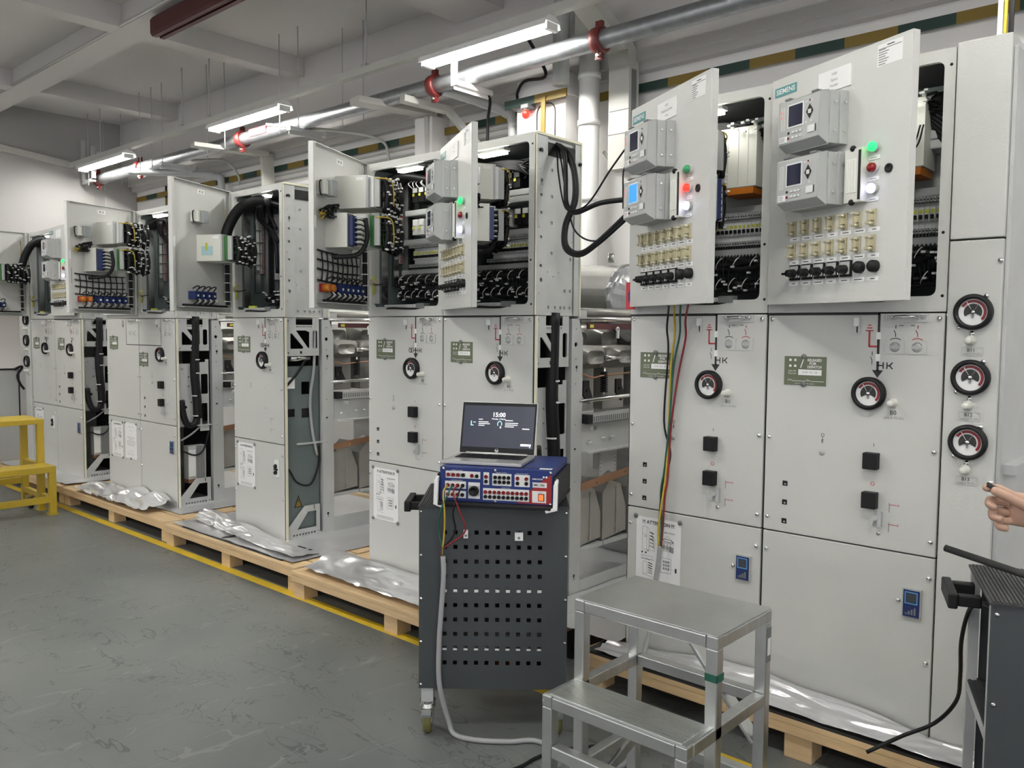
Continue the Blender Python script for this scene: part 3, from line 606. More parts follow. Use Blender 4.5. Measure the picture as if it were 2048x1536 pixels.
# ------------------------------------------------------------ papers held by magnets
def tag_mesh():
    b = MB(K['tag']); b.box(0, .152, -.0025, -.001, 0, .102); p = K['paper']
    b.box(.052, .136, -.003, -.0025, .036, .056, p)
    b.text('RELEASED', .013, (.110, -.003, .089), m=p, wmax=.05, bold=True); b.text('FOR', .013, (.104, -.003, .077), m=p, bold=True); b.text('DISPATCH', .013, (.110, -.003, .065), m=p, wmax=.05, bold=True)
    b.add([(.058, -.003, .062), (.062, -.003, .062), (.073, -.003, .095), (.069, -.003, .095)], [(0, 1, 2, 3)], p)
    for x in (.018, .036):
        for z in (.085, .064): b.plate(rect(x, x+.008, z, z+.008), [rect(x+.003, x+.005, z+.003, z+.005)], 'y', -.0032, -.0025, p)
    b.box(.03, .08, -.003, -.0025, .014, .0155, p); b.box(.095, .145, -.003, -.0025, .014, .0155, p)
    b.text('Sales No', .008, (.030, -.003, .050), m=p); b.text('Panel No', .008, (.030, -.003, .041), m=p); b.text('Date', .008, (.022, -.003, .018), m=p); b.text('Sign', .008, (.088, -.003, .018), m=p); b.text('Inspected and packed for transport', .005, (.076, -.003, .006), m=p)
    b.text('4100  No  08', .010, (.094, -.0032, .046), m=K['inkg'])
    return b
def magnet(): return MB(K['greyd']).lathe([(.009, 0), (.009, .004), (0, .004)], (0, 0, 0), (0, -1, 0), n=14)
def tag(x, z, label):
    t = thing('release_tag', (x, 0, z+HP), label=label, cat='tag', group='green release tags on the cabinets')
    s_ = obj('sheet', cached('tagm', tag_mesh), t)
    for dz in (.003, .102): obj('magnet', cached('magnet', magnet), t, (.072, -.003, dz))
for x, z, l in ((XC+.055, 1.150, 'green tag partly covered by the hanging wires'), (XC+.67, 1.150, 'green tag on the rightmost cabinet, largest and most readable'), (XB+.075, 1.178, 'green tag on the cabinet left of the laptop'), (XB+.66, 1.176, 'green tag above the laptop'),
                (XP+.062, 1.181, 'green tag on the lone narrow cabinet'), (XQ+.065, 1.160, 'green tag above the two posters'), (XQ+.603, 1.038, 'green tag hung lower than the others, right of the two posters'), (XR+.06, 1.130, 'far left green tag, nearest the whiteboard'), (XR+.675, 1.130, 'second green tag from the far left end')): tag(x, z, l)
def poster_mesh(short=False):
    b = MB(K['paper']); W, H = .210, .285; b.box(0, W, -.0025, -.001, 0, H); y = -.0032; g = K['inkg']
    b.text('!!! ATTENTION !!!', .020, (W/2, y, H-.02), wmax=.150, bold=True)
    def L(x0, z0, x1, z1, w=.0012, m=g): 
        d = Vector((x1-x0, 0, z1-z0)).normalized(); e = Vector((-d.z, 0, d.x))*(w/2); p = Vector((x0, y, z0)); q = Vector((x1, y, z1)); b.add([p-e, q-e, q+e, p+e], [(0, 1, 2, 3)], m)
    def Rc(a, c, z0, z1, w=.0012, m=g): L(a, z0, c, z0, w, m); L(a, z1, c, z1, w, m); L(a, z0, a, z1, w, m); L(c, z0, c, z1, w, m)
    Rc(.03, .052, .150, .245); L(.052, .245, .062, .24); L(.062, .24, .062, .145); L(.052, .15, .062, .145, .003, K['ink']); L(.03, .215, .052, .21); L(.04, .205, .05, .205, .003)
    for k in range(5): L(.066, .225-k*.014, .085, .22-k*.014, .004, K['ink'] if k < 3 else g); L(.075+k*.002, .228-k*.014, .079+k*.002, .215-k*.014, .003)
    Rc(.064, .09, .150, .20)
    for x in (.03, .048): b.lathe([(.004, 0), (.004, .0005), (0, .0005)], (x, -.0028, .138), (0, -1, 0), K['ink'], 8)
    b.text('Delivery of units', .009, (.055, y, .124), m=g); b.text('Unloading here', .010, (.055, y, .112), m=K['ink'])
    b.text('Lift with a frame', .010, (.150, y, .235), m=K['ink'])
    L(.15, .222, .135, .210); L(.15, .222, .165, .21); L(.125, .208, .165, .208, .002, K['ink']); L(.125, .208, .135, .198, .002, K['ink']); L(.165, .208, .178, .198, .003, K['ink']); L(.135, .198, .178, .198, .002, K['ink'])
    for k in range(4): Rc(.120+k*.015, .133+k*.015, .160, .193)
    for k in range(4): L(.120, .182-k*.004, .160, .178-k*.004, .0022); L(.158, .180-k*.006, .178, .176-k*.006, .003, K['ink'])
    Rc(.118, .168, .07, .130, .0016)
    for i in range(3):
        for k in range(3): b.box(.130+i*.011, .138+i*.011, y, y+.0005, .083+k*.014, .092+k*.014, K['inkg'])
    L(.168, .09, .185, .085, .001); b.box(.186, .194, y, y+.0005, .078, .096, K['ink'])
    Rc(.035, .055, .05, .10); 
    for k in range(5): L(.060, .098-k*.01, .080, .094-k*.01, .004, K['ink'] if k < 3 else g)
    L(.03, .045, .09, .04)
    for k in range(3): L(.03, .022-k*.006, .17, .022-k*.006, .002, g)
    return b
def poster2():
    b = MB(K['paper']); b.box(0, .210, -.0025, -.001, 0, .285); y = -.0032
    for z, w, h in ((.255, .10, .006), (.225, .05, .005), (.170, .13, .009), (.155, .06, .008), (.140, .15, .009), (.125, .15, .009), (.110, .12, .009), (.06, .08, .005), (.04, .12, .005), (.03, .12, .005)):
        b.text('Important note for transport' if w > .1 else 'Please read', h*1.2, (.105, y, z), wmax=w)
    return b
def poster(x, z, fn, label, mags=((-.002, .285), (.206, .285), (-.002, 0), (.206, 0))):
    t = thing('attention_poster', (x, 0, z+HP), label=label, cat='poster', group='posters on the cabinets')
    obj('sheet', cached(fn.__name__, fn), t)
    for dx, dz in mags: obj('magnet', cached('magnet', magnet), t, (dx, -.003, dz))
poster(XC+.050, .290, poster_mesh, 'warning poster behind the hanging wires, above the aluminium steps')
poster(XB+.047, .293, poster_mesh, 'warning poster on the cabinet left of the tool cart')
poster(XP+.050, .297, poster_mesh, 'warning poster on the lone narrow cabinet')
poster(XQ+.073, .282, poster_mesh, 'left one of two sheets hung side by side')
poster(XQ+.322, .288, poster2, 'right one of two sheets hung side by side, text only', ((.002, .283), (.206, .283), (.105, 0)))
poster(XR-.0+.06, .275, poster_mesh, 'warning poster seen through the yellow steps')
# ------------------------------------------------------------ control compartments (upper boxes)
HC = .822
def housing():
    b = MB(K['paint'])
    b.plate(rect(0.002, .598, 0.0, HC), [rrect(.035, .565, .050, .785, .022)], 'y', 0, .018)
    b.box(.002, .010, .018, .33, 0, HC); b.box(.011, .598, .018, .33, HC-.012, HC); b.box(.011, .598, .018, .33, 0, .012); b.box(.586, .5905, .018, .33, .0125, HC-.0125, K['galv'])
    b.box(.011, .589, .322, .33, .0125, HC-.0125, K['plate']); b.box(.011, .016, .02, .32, .02, .8, K['plate']); b.box(.017, .58, .03, .32, .795, .80, K['dark'])
    for x, z in ((.585, .77), (.585, .05), (.58, .25)): b.lathe([(.005, 0), (.005, .001), (0, .001)], (x, 0, z), (0, -1, 0), K['black'], 8)
    return b
def outer_side():
    b = MB(K['galv']); h = []
    b.plate(rect(0.0, .085, 0, HC-.012), [circ(.045, .745, .010, 10), keyh(.045, .61), circ(.045, .16, .010, 10)]+[rect(.035, .050, z, z+.012) for z in (.54, .46, .35, .22)]+[circ(.03, z, .003, 6) for z in (.1, .4, .66)], 'x', .600, .604)
    b.plate(rect(.085, .33, 0, .73), [rect(x, x+.014, z, z+.014) for x, z in ((.12, .66), (.12, .54), (.12, .42), (.12, .28), (.26, .26), (.22, .11), (.26, .11), (.10, .03), (.15, .03), (.22, .03), (.26, .03), (.29, .03), (.19, .03))]+[circ(x, z, .003, 6) for x, z in ((.18, .2), (.28, .35), (.1, .2), (.24, .6), (.14, .18))], 'x', .592, .5965, K['galv'])
    b.box(.600, .604, .290, .33, 0, HC-.012); b.box(.5985, .6, .085, .29, .73, .79, K['black'])
    b.box(.598, .606, -.0, .008, 0, HC, K['cream']); b.box(.598, .606, .008, .335, HC-.008, HC+.004, K['cream']); b.box(.598, .608, .33, .338, 0, HC, K['cream'])
    for y, z in ((.02, .745), (.31, .72)): b.cyl((.604, y+.01, z), (.615, y+.01, z), .008, K['black'], 8)
    return b
def lamp(): 
    return MB(K['white']).box(.20, .38, .03, .075, .775, .792)
def lampd(): return MB(K['led']).box(.21, .37, .034, .071, .762, .775)
def rail(z, h=.030, x0=.05, x1=.575, y=.20): return MB(K['galv']).box(x0, x1, y, y+.10, z-h/2, z+h/2).box(x0, x1, y-.002, y, z-h/2+.003, z+h/2-.003)
def mcb():
    b = MB(K['white']); b.box(0, .0175, .207, .30, -.045, .045); b.box(.001, .0165, .196, .207, -.022, .026); b.box(.004, .0135, .186, .196, -.014, .000, K['black']); b.box(.003, .0145, .1945, .196, .006, .018, K['lime'])
    for z in (-.035, .033): b.box(.005, .012, .213, .215, z, z+.007, K['black'])
    return b
def termrow(x0, x1, z0, z1, y=.2):
    b = MB(K['greyd']); b.box(x0, x1, y, y+.06, z0, z1); n = int((x1-x0)/.011); 
    for k in range(n):
        x = x0+k*.011; b.box(x+.001, x+.009, y-.012, y, z1-.018, z1-.002, K['grey']); b.lathe([(.0028, 0), (.0028, .001), (0, .001)], (x+.005, y-.012, z1-.010), (0, -1, 0), K['black'], 6)
        b.box(x+.003, x+.007, y-.004, y, z0, z1-.02, K['black'])
    return b
def loom_h(z, y=.16, n=3, seed=1, x0=.06, x1=.57, r=.012):
    rnd = random.Random(seed); b = MB(K['cable'])
    for k in range(n):
        p = [(x0+(x1-x0)*i/8, y+rnd.uniform(-.015, .015)+.01*k, z+rnd.uniform(-.012, .012)+.012*(k-n/2)) for i in range(9)]; b.tube(p, r*rnd.uniform(.7, 1.1), n=7, sub=3)
    return b
def ties_h(z, y=.16, x0=.06, x1=.57, n=7, r=.022):
    b = MB(K['white'])
    for k in range(n):
        x = x0+(x1-x0)*(k+.5)/n; a0 = 100; vs = []
        b.tube([(x+.004*math.cos(R(a))*3, y-r*math.sin(R(a)), z+r*math.cos(R(a))) for a in range(0, 200, 25)], .0022, n=4, sub=1)
    return b
def droops(seed, x0, x1, z0, z1, y=.17, n=26, m='cable'):
    rnd = random.Random(seed); b = MB(K[m])
    for k in range(n):
        x = x0+(x1-x0)*k/max(1, n-1); L = z0-z1
        b.tube([(x, y+.02, z0), (x+rnd.uniform(-.008, .008), y-rnd.uniform(0, .025), z0-L*.5), (x+rnd.uniform(-.012, .012), y+rnd.uniform(-.01, .02), z1)], .0032, n=4, sub=3)
    return b
def tangle(seed, c, ext, n=14, r=.004, m='cable'):
    rnd = random.Random(seed); b = MB(K[m]); c = Vector(c)
    for k in range(n):
        p = [c+Vector((rnd.uniform(-1, 1)*ext[0], rnd.uniform(-1, 1)*ext[1], rnd.uniform(-1, 1)*ext[2])) for _ in range(4)]; b.tube(p, r*rnd.uniform(.6, 1.3), n=5, sub=4)
    return b
def plugs(seed, c, ext, n=12):
    rnd = random.Random(seed); b = MB(K['white'])
    for k in range(n): b.cb(c[0]+rnd.uniform(-1, 1)*ext[0], c[1]+rnd.uniform(-1, 1)*ext[1], c[2]+rnd.uniform(-1, 1)*ext[2], .012, .012, .007)
    return b
def left_strip():
    # terminal block column on the left inner wall
    b = MB(K['steel']); b.box(.02, .04, .150, .185, .17, .74); b.box(.02, .045, .19, .212, .30, .74, K['grey'])
    for k in range(52):
        z = .305+k*.0083; b.box(.045, .050, .191, .211, z, z+.005, K['greyd'] if k % 3 else K['red'])
    b.box(.04, .043, .158, .178, .32, .72, K['grey'])
    for z in (.35, .43, .5, .58, .66): b.box(.04, .052, .148, .215, z, z+.006, K['steel'])
    return b
def left_comb():
    b = MB(K['greyd']); b.box(.02, .07, .225, .31, .16, .74)
    for k in range(70): z = .165+k*.0082; b.box(.07, .085, .228, .262, z, z+.0045, K['black'])
    return b
def left_rail(): return MB(K['galv']).box(.018, .03, .02, .055, .07, .76).box(.018, .024, .075, .12, .07, .76, K['steel']).box(.018, .026, .135, .14, .07, .74, K['plate'])
def stopper(): return MB(K['beige']).box(.02, .05, -.01, .03, .17, .20).cyl((.035, .01, .12), (.035, .01, .22), .008, K['lime'], 8).tube([(.04, .0, .18), (.09, -.01, .17), (.12, .03, .18)], .003, K['cable'], 5)
def bottom_tray():
    b = MB(K['white']); b.box(.14, .40, .0, .03, .048, .06); b.box(.40, .46, -.005, .035, .04, .066, K['greyd'])
    for k in range(24): b.box(.145+k*.0105, .151+k*.0105, -.002, 0, .049, .058, K['grey'])
    b.tube([(.06, .02, .035), (.2, .0, .042), (.35, .0, .038), (.48, .01, .04)], .006, K['cable'], 6); return b
def top_bundle(k):
    b = MB(K['cable'])
    if k == 'L':
        for i in range(4): b.tube([(.05, .05+i*.02, .70+i*.005), (.14, .10+i*.03, .76), (.28, .18+i*.02, .74), (.42, .2, .70+i*.02)], .019, n=8)
        b.ball((.33, .22, .70), .06); b.ball((.46, .2, .71), .05)
    elif k == 'R':
        for i in range(7): b.tube([(.10, .12+i*.01, .745-i*.006), (.3, .15, .75-i*.006), (.44, .16+i*.008, .72-i*.01), (.54, .20, .66-i*.02), (.56, .24, .58-i*.02)], .009, n=6)
        b.ball((.51, .23, .69), .07, sc=(1, .8, .9))
    return b
def cover_module():
    b = MB(K['ivory']); b.box(.325, .475, .13, .26, .49, .72); b.box(.325, .475, .128, .13, .488, .492, K['greyd'])
    for x in (.355, .40, .44): b.box(x, x+.0015, .1285, .13, .50, .71, K['grey'])
    b.box(.345, .47, .12, .25, .462, .487, K['orange']); b.box(.335, .35, .127, .13, .497, .507, K['lime']); return b
def relays(t, n, m, x, y, z):
    for k in range(n): obj('auxiliary_relay', cached('adev_'+m, lambda: relaydev(1, m)), t, (x+k*.05, y, z))
def relaydev(n=3, m='black'):
    b = MB(K[m])
    for k in range(1): b.box(k*.05, k*.05+.042, .20, .30, 0, .085); b.box(k*.05+.004, k*.05+.038, .196, .20, .05, .075, K['white']); b.box(k*.05+.004, k*.05+.02, .194, .196, .03, .045, K['lime'])
    return b
def interior(t, kind, seed, rz=0):
    P = lambda n, key, fn, **k: obj(n, cached(key, fn), t, **k)
    IL = P('interior_lamp', 'lamp', lamp); obj('lamp_diffuser', cached('lampd', lampd), IL, label='glowing diffuser')
    P('bottom_tray', 'tray', bottom_tray)
    P('inner_rail', 'lrail', left_rail)
    if kind in ('both', 'breaker'):
        P('device_rail', 'railA', lambda: rail(.605)) if kind == 'breaker' else None
        P('device_rail', 'railB', lambda: rail(.412)); P('device_rail', 'railC', lambda: rail(.245)); P('device_rail', 'railD', lambda: rail(.572, .03, .08))
        x0 = .10
        for k in range(20): obj('circuit_breaker', cached('mcb', mcb), t, (x0+.05+k*.0185, 0, .335))
        P('terminal_strip', 'terms', lambda: termrow(.12, .55, .262, .290), kind='stuff'); obj('terminal_strip', cached('terms2', lambda: termrow(.12, .55, .376, .396)), t, kind='stuff')
        P('cable_loom', 'loomA', lambda: loom_h(.20, n=3, seed=4), kind='stuff'); P('cable_loom', 'loomB', lambda: loom_h(.12, n=4, seed=5), kind='stuff'); P('cable_tie', 'tieA', lambda: ties_h(.20), kind='stuff'); P('cable_tie', 'tieB', lambda: ties_h(.12, n=9), kind='stuff'); P('wire_drops', 'drops2', lambda: droops(8, .1, .56, .235, .10, n=34), kind='stuff')
        P('tie_ends', 'plugsA', lambda: plugs(5, (.33, .13, .15), (.22, .01, .06), 34), kind='stuff')
    if kind in ('both', 'terminal'):
        P('terminal_column', 'lstrip', left_strip, kind='stuff'); P('wiring_comb', 'lcomb', left_comb, kind='stuff'); P('door_stop', 'stopper', stopper)
    if kind == 'terminal':
        P('wiring_cover', 'wcover', lambda: MB(K['grey']).box(.05, .25, .27, .31, .26, .70).box(.26, .32, .2, .31, .26, .72, K['galv']).box(.33, .56, .28, .31, .1, .74, K['greyd']))
        P('cable_loom', 'loomT', lambda: tangle(11, (.33, .2, .13), (.2, .05, .05), 26, .006), kind='stuff'); P('cable_loom', 'loomT2', lambda: MB(K['cable']).tube([(.16, .10, .74), (.10, .14, .66), (.11, .2, .60), (.14, .24, .5), (.16, .24, .3)], .014).tube([(.2, .10, .74), (.14, .14, .64), (.16, .2, .58), (.18, .24, .5)], .014).tube([(.25, .12, .75), (.2, .16, .68), (.22, .2, .58)], .012))
        P('tie_ends', 'plugsT', lambda: plugs(6, (.33, .13, .13), (.2, .02, .05), 20), kind='stuff')
        P('yellow_tag', 'ytag', lambda: MB(K['lime']).box(.15, .22, .03, .05, .055, .075))
def compartment(x0, label, kind, door, ang=0, bundle='R', outer=False, extra=None, dlabel=None):
    t = thing('control_compartment', (x0, 0, ZS), label=label, cat='control box', group='upper control compartments')
    obj('housing', cached('housing', housing), t)
    if outer: obj('side_panel', cached('oside', outer_side), t); obj('support_bracket', cached('sbr', lambda: MB(K['galv']).box(.55, .60, .331, .40, -.010, .03)), t)
    if kind != 'closed': interior(t, kind, 1); obj('cable_bundle', cached('bundle'+bundle, lambda: top_bundle(bundle)), t, kind='stuff')
    if extra: extra(t)
    # door parts: local frame, x from the hinge to the free edge, front face at y=0
    a = -R(ang); ca, sa = math.cos(a), math.sin(a); hx, hy = .010, -.030
    def D(n, key, fn, off=(0, 0, 0), par=None, **k):
        if par is not None: return obj(n, cached(key, fn), par, off, **k)
        o = obj(n, cached(key, fn) if key else fn, t, (hx+ca*off[0]-sa*off[1], hy+sa*off[0]+ca*off[1], off[2]), a, **k); return o
    D('door', 'door', lambda: MB(K['paint_door']).box(0, .59, 0, .003, .028, .818).box(0, .004, .0031, .028, .028, .818).box(.586, .59, .0031, .028, .028, .818).box(.0041, .5859, .0031, .028, .028, .032).box(.0041, .5859, .0031, .028, .814, .818).box(.566, .5859, .024, .028, .033, .813).box(.0041, .02, .024, .028, .033, .813), bev=.0015)
    D('door_stay', 'stay', lambda: MB(K['galv']).cyl((.06, .02, .70), (.06, .02, .78), .004, n=6).tube([(.05, .012, .74), (.055, .02, .65), (.055, .012, .60)], .003, K['yellow'], 5))
    if door['front']: door_front(D, door)
    door_back(D, door)
    return t
def relay_body():
    b = MB(K['grey']); b.box(0, .20, -.034, 0, 0, .168); b.box(.001, .193, -.068, -.034, .001, .166)
    b.plate([(-.104, .022), (-.068, .0), (-.068, .168), (-.100, .163), (-.104, .158)], [], 'x', 0.0, .184)
    for x, y in ((.199, -.018), (.192, -.052)):
        for z in (.04, .13): b.cyl((x, y, z), (x+.008, y, z), .005, K['chrome'], 8)
    for z in (.03, .13): b.cyl((.0, -.08, z), (-.006, -.08, z), .004, K['chrome'], 8)
    b.box(.02, .045, -.1, -.07, .165, .172, K['greyd']); b.box(.14, .165, -.1, -.07, .165, .172, K['greyd']); return b
def relay_face():
    b = MB(K['white']); y = -.1048
    b.plate(rrect(.004, .180, .024, .158, .006), [], 'y', y, y+.0006, K['grey']); b.box(.008, .036, y-.0005, y, .065, .145, K['galv'])
    for k in range(14):
        for j in range(2): b.box(.012+j*.011, .019+j*.011, y-.001, y, .068+k*.0054, .0712+k*.0054, K['offwhite'])
    b.box(.042, .115, y-.0014, y, .070, .146, K['white'])
    b.add([(.125+.0, y-.001, .107), (.141, y-.001, .131), (.157, y-.001, .107), (.141, y-.001, .083)], [(0, 3, 2, 1)], K['black']); b.cb(.141, y-.0014, .107, .013, .001, .013, K['offwhite'])
    for k in range(2):
        for j in range(3): b.cb(.07+j*.017, y-.002, .055-k*.017, .009, .003, .006, K['white'])
    b.cb(.048, y-.0015, .055, .007, .002, .007, K['black']); b.cb(.048, y-.0015, .038, .007, .002, .007, K['red_off'])
    b.box(.135, .165, y-.003, y, .040, .062, K['white']); b.box(.167, .169, y-.002, y, .040, .062, K['black']); b.lathe([(.003, 0), (.003, .001), (0, .001)], (.141, y, .142), (0, -1, 0), K['red_off'], 8)
    b.box(.006, .042, y-.0015, y, .027, .047, K['paper'])
    for k in range(3): b.box(.008, .030, y-.0018, y-.0015, .031+k*.005, .033+k*.005, K['inkg'])
    for z in (.075, .14): 
        for x in (.127, .15): b.cb(x, y-.001, z, .007, .001, .004, K['white'])
    return b
def test_socket():
    b = MB(K['beige']); b.box(-.011, .011, -.006, 0, -.026, .026); b.box(-.007, .007, -.018, -.006, -.010, .010)
    for z in (.018, -.018): b.cyl((0, -.006, z), (0, -.018, z), .0065, n=8); b.cyl((-.007, -.012, z), (-.007, -.028, z), .004, n=8); b.ball((.004, -.020, z), .004, K['offwhite'], n=6)
    b.box(-.009, -.005, -.022, -.018, -.018, .018); return b
def rotary():
    b = MB(K['black']); b.box(-.022, .022, -.010, 0, -.026, .026); b.box(-.0195, .0195, -.011, -.010, -.018, .022, K['grey']); b.lathe([(.015, 0), (.015, .008), (.012, .03), (0, .03)], (0, -.011, -.003), (0, -1, 0), K['black'], 14); b.cb(-.012, -.03, -.004, .03, .022, .008, K['black']); b.cb(.002, -.042, -.018, .003, .001, .007, K['paper']); return b
def door_front(D, d):
    D('logo_plate', 'logo', lambda: MB(K['teal']).box(0, .105, -.0015, 0, 0, .032).text('SIEMENS', .024, (.0525, -.002, .016), m=K['paper'], wmax=.09, bold=True), (.014, 0, .755))
    def lab():
        b = MB(K['paper']).box(0, .138, -.004, 0, 0, .068); z = .052
        for s in d['text']: b.text(s, .013, (.069, -.0045, z), m=K['inkg']); z -= .018
        return b
    D('name_label', None, lab(), (.223, 0, .715))
    def stick():
        b = MB(K['paper']).box(0, .092, -.0008, 0, 0, .066)
        for k in range(7): b.box(.004, .03+.006*(k % 3), -.0012, -.0008, .004+k*.0072, .007+k*.0072, K['inkg'])
        b.box(.004, .088, -.0012, -.0008, .050, .0525, K['inkg']); b.box(.035, .062, -.0012, -.0008, .057, .06, K['ink']); return b
    D('rating_label', 'stick', stick, (.462, 0, .74))
    for i, z in enumerate((.530, .338)):
        RB = D('protection_relay', 'relay_body', relay_body, (.153, 0, z), bev=.0015)
        D('relay_face', 'relay_face', relay_face, par=RB)
        lit = d.get('lit') and i == 1
        D('relay_display', 'disp%d' % bool(lit), lambda: MB(K['screen_blue' if lit else 'screen']).box(.048, .110, -.1074, -.1062, .075, .141), par=RB, label='lit blue display' if lit else None)
        if i == 0 or lit: D('status_light', 'stl', lambda: MB(K['red_lamp']).box(.012, .016, -.107, -.1055, .125, .129).box(.012, .016, -.107, -.1055, .108, .112), par=RB, kind='stuff')
    def tb():
        b = MB(K['offwhite']); b.box(0, .067, -.030, 0, 0, .165); b.box(.008, .05, -.032, -.03, .03, .135, K['ivory']); b.box(.056, .064, -.0325, -.03, .006, .158, K['black']); b.ball((.03, -.028, .166), .010, K['black']); b.ball((.03, -.028, .0), .010, K['black'])
        for k in range(3): b.box(.016+k*.011, .0165+k*.011, -.0325, -.032, .035, .130, K['grey'])
        return b
    D('test_block', 'tblock', tb, (.374, 0, .338))
    for z, m in ((.501, d['lamps'][0]), (.437, d['lamps'][1]), (.374, d['lamps'][2])):
        D('indicator_lamp', 'il_'+m, lambda: MB(K[m]).lathe([(.015, .010), (.0145, .020), (.010, .026), (0, .028)], (0, 0, 0), (0, -1, 0), n=18).lathe([(.017, 0), (.017, .010), (.015, .011)], (0, 0, 0), (0, -1, 0), K['grey'], 18), (.466, 0, z))
        D('lamp_label', 'ilab', lambda: MB(K['paper']).box(-.022, .022, -.002, 0, -.006, .006).box(-.012, .012, -.0024, -.002, -.001, .001, K['inkg']), (.462, 0, z-.032))
    D('door_lock', 'lock', lambda: MB(K['black']).lathe([(.014, 0), (.014, .004), (.010, .005), (.008, .002), (0, .002)], (0, 0, 0), (0, -1, 0), n=16), (.519, 0, .428))
    rnd = random.Random(3)
    for k in range(7):
        x = .127+k*.0568
        for z in (.286, .208): D('test_socket', 'tsock', test_socket, (x, 0, z))
        for z in (.250, .170, .098):
            D('function_label', 'flab%d' % (k % 3), lambda: MB(K['paper']).box(-.022, .022, -.001, 0, -.0065, .0065).box(-.008-.004*(k % 3), .008+.004*(k % 3), -.0014, -.001, -.0013, .0013, K['ink']), (x+.004, 0, z))
        if k < 5: D('rotary_switch', 'rotary', rotary, (x+.014, 0, .135), bev=.0015)
        else: D('push_knob', 'pknob', lambda: MB(K['black']).lathe([(.019, 0), (.019, .016), (.015, .022), (0, .022)], (0, 0, 0), (0, -1, 0), n=16), (x+.012, 0, .136))
def door_back(D, d):
    D('back_sticker', 'bst', lambda: MB(K['paper']).box(-.035, .035, .0032, .004, -.014, .014).box(-.018, -.008, .004, .0045, -.006, .006, K['inkg']).box(.006, .018, .004, .0045, -.006, .006, K['inkg']), (.285, 0, .775))
    D('side_latch', 'slatch', lambda: MB(K['grey']).box(-.006, .006, .0032, .02, -.09, .07).box(-.008, .008, .02, .03, -.02, .04, K['white']), (.575, 0, .43))
    D('sketch_mark', 'smark', lambda: MB(K['inkg']).box(-.003, .003, .0032, .0036, -.06, .05), (.545, 0, .30))
    n = d['back']
    if n == 0: return
    zs = (.530, .338) if n >= 2 else (.338,)
    for i, z in enumerate(zs):
        D('relay_case', 'rcase', lambda: MB(K['offwhite']).box(.0, .182, .0032, .175, .004, .166).box(.1825, .1835, .12, .16, .14, .156, K['paper']).box(.0, .182, .176, .185, .004, .166, K['galv']), (.153, 0, z), bev=.002, label='pale box-shaped relay case')
        def term(z=z, i=i):
            b = MB(K['black']); b.box(.02, .16, .186, .205, .01, .16, K['white'] if i == 0 and n > 1 else K['pcb'])
            for k in range(6): b.box(.02+k*.024, .034+k*.024, .205, .235, .012, .158, K['pcb'] if k in (1, 2, 3) and i == len(zs)-1 else (K['grey'] if k % 2 else K['black']))
            return b
        D('terminal_plugs', 'term%d%d' % (i, n), term, (.153, 0, z), kind='stuff')
        def wires(i=i):
            b = MB(K['cable']); rnd = random.Random(20+i)
            for k in range(26):
                x = .0+.15*rnd.random(); zz = .01+.15*rnd.random(); b.tube([(x, .205, zz), (x-.02, .25+rnd.uniform(0, .02), zz), (x-.05, .25, zz-.04), (x-.06, .22, -.01)], .004, n=5, sub=3)
            for k in range(5): b.tube([(-.06+k*.045, .245, .16), (-.062+k*.045, .262, .08), (-.06+k*.045, .25, -.01)], .011, n=7, sub=3)
            return b
        D('wire_harness', 'wires%d' % i, wires, (.153, 0, z), kind='stuff')
        D('tie_ends', 'wtie%d' % i, lambda: plugs(30+i, (.03, .268, .08), (.10, .008, .09), 34), (.153, 0, z), kind='stuff')
        if n >= 2: D('yellow_wire', 'yw%d' % i, lambda: MB(K['yellow']).tube([(.17, .22, .15), (.12, .27, .15), (.09, .28, .12), (.08, .28, .02)], .0035, n=5), (.153, 0, z), label='yellow wire')
    if n >= 2:
        D('relay_case', 'tcase', lambda: MB(K['offwhite']).box(0, .067, .0032, .125, 0, .168).box(.0005, .0665, .1255, .128, .004, .164, K['greyd']), (.374, 0, .330), bev=.002, label='pale box-shaped test block case')
        def tbw():
            b = MB(K['blue']); b.box(.01, .057, .13, .15, .01, .155)
            for k in range(12): b.tube([(.03, .15, .015+k*.012), (.02, .175, .017+k*.012), (-.02, .175, .012+k*.012)], .003, K['white'] if k % 2 else K['cable'], 5, sub=2)
            b.tube([(-.02, .18, .15), (-.03, .185, .05), (.0, .15, -.03), (.08, .06, -.05)], .012, K['cable'], 7); return b
        D('test_block_wiring', 'tbw', tbw, (.374, 0, .330), kind='stuff')
        D('wire_tangle', 'tang', lambda: tangle(9, (.47, .05, .50), (.06, .03, .035), 12, .004), kind='stuff'); D('wire_tangle', 'tang2', lambda: tangle(10, (.52, .035, .48), (.03, .01, .02), 4, .0035, 'yellow'), label='yellow wires')
    D('meter_box', 'mbox', lambda: MB(K['fan']).box(0, .055, .02, .07, 0, .075, K['clear']).box(.055, .09, .0032, .05, .005, .07, K['offwhite']).tube([(.09, .03, .07), (.105, .03, .06), (.10, .03, .01), (.085, .03, .0)], .004, K['cable'], 5), (.43 if n >= 2 else .30, 0, .575), bev=.0015)
    ns = 7 if n >= 2 else 4
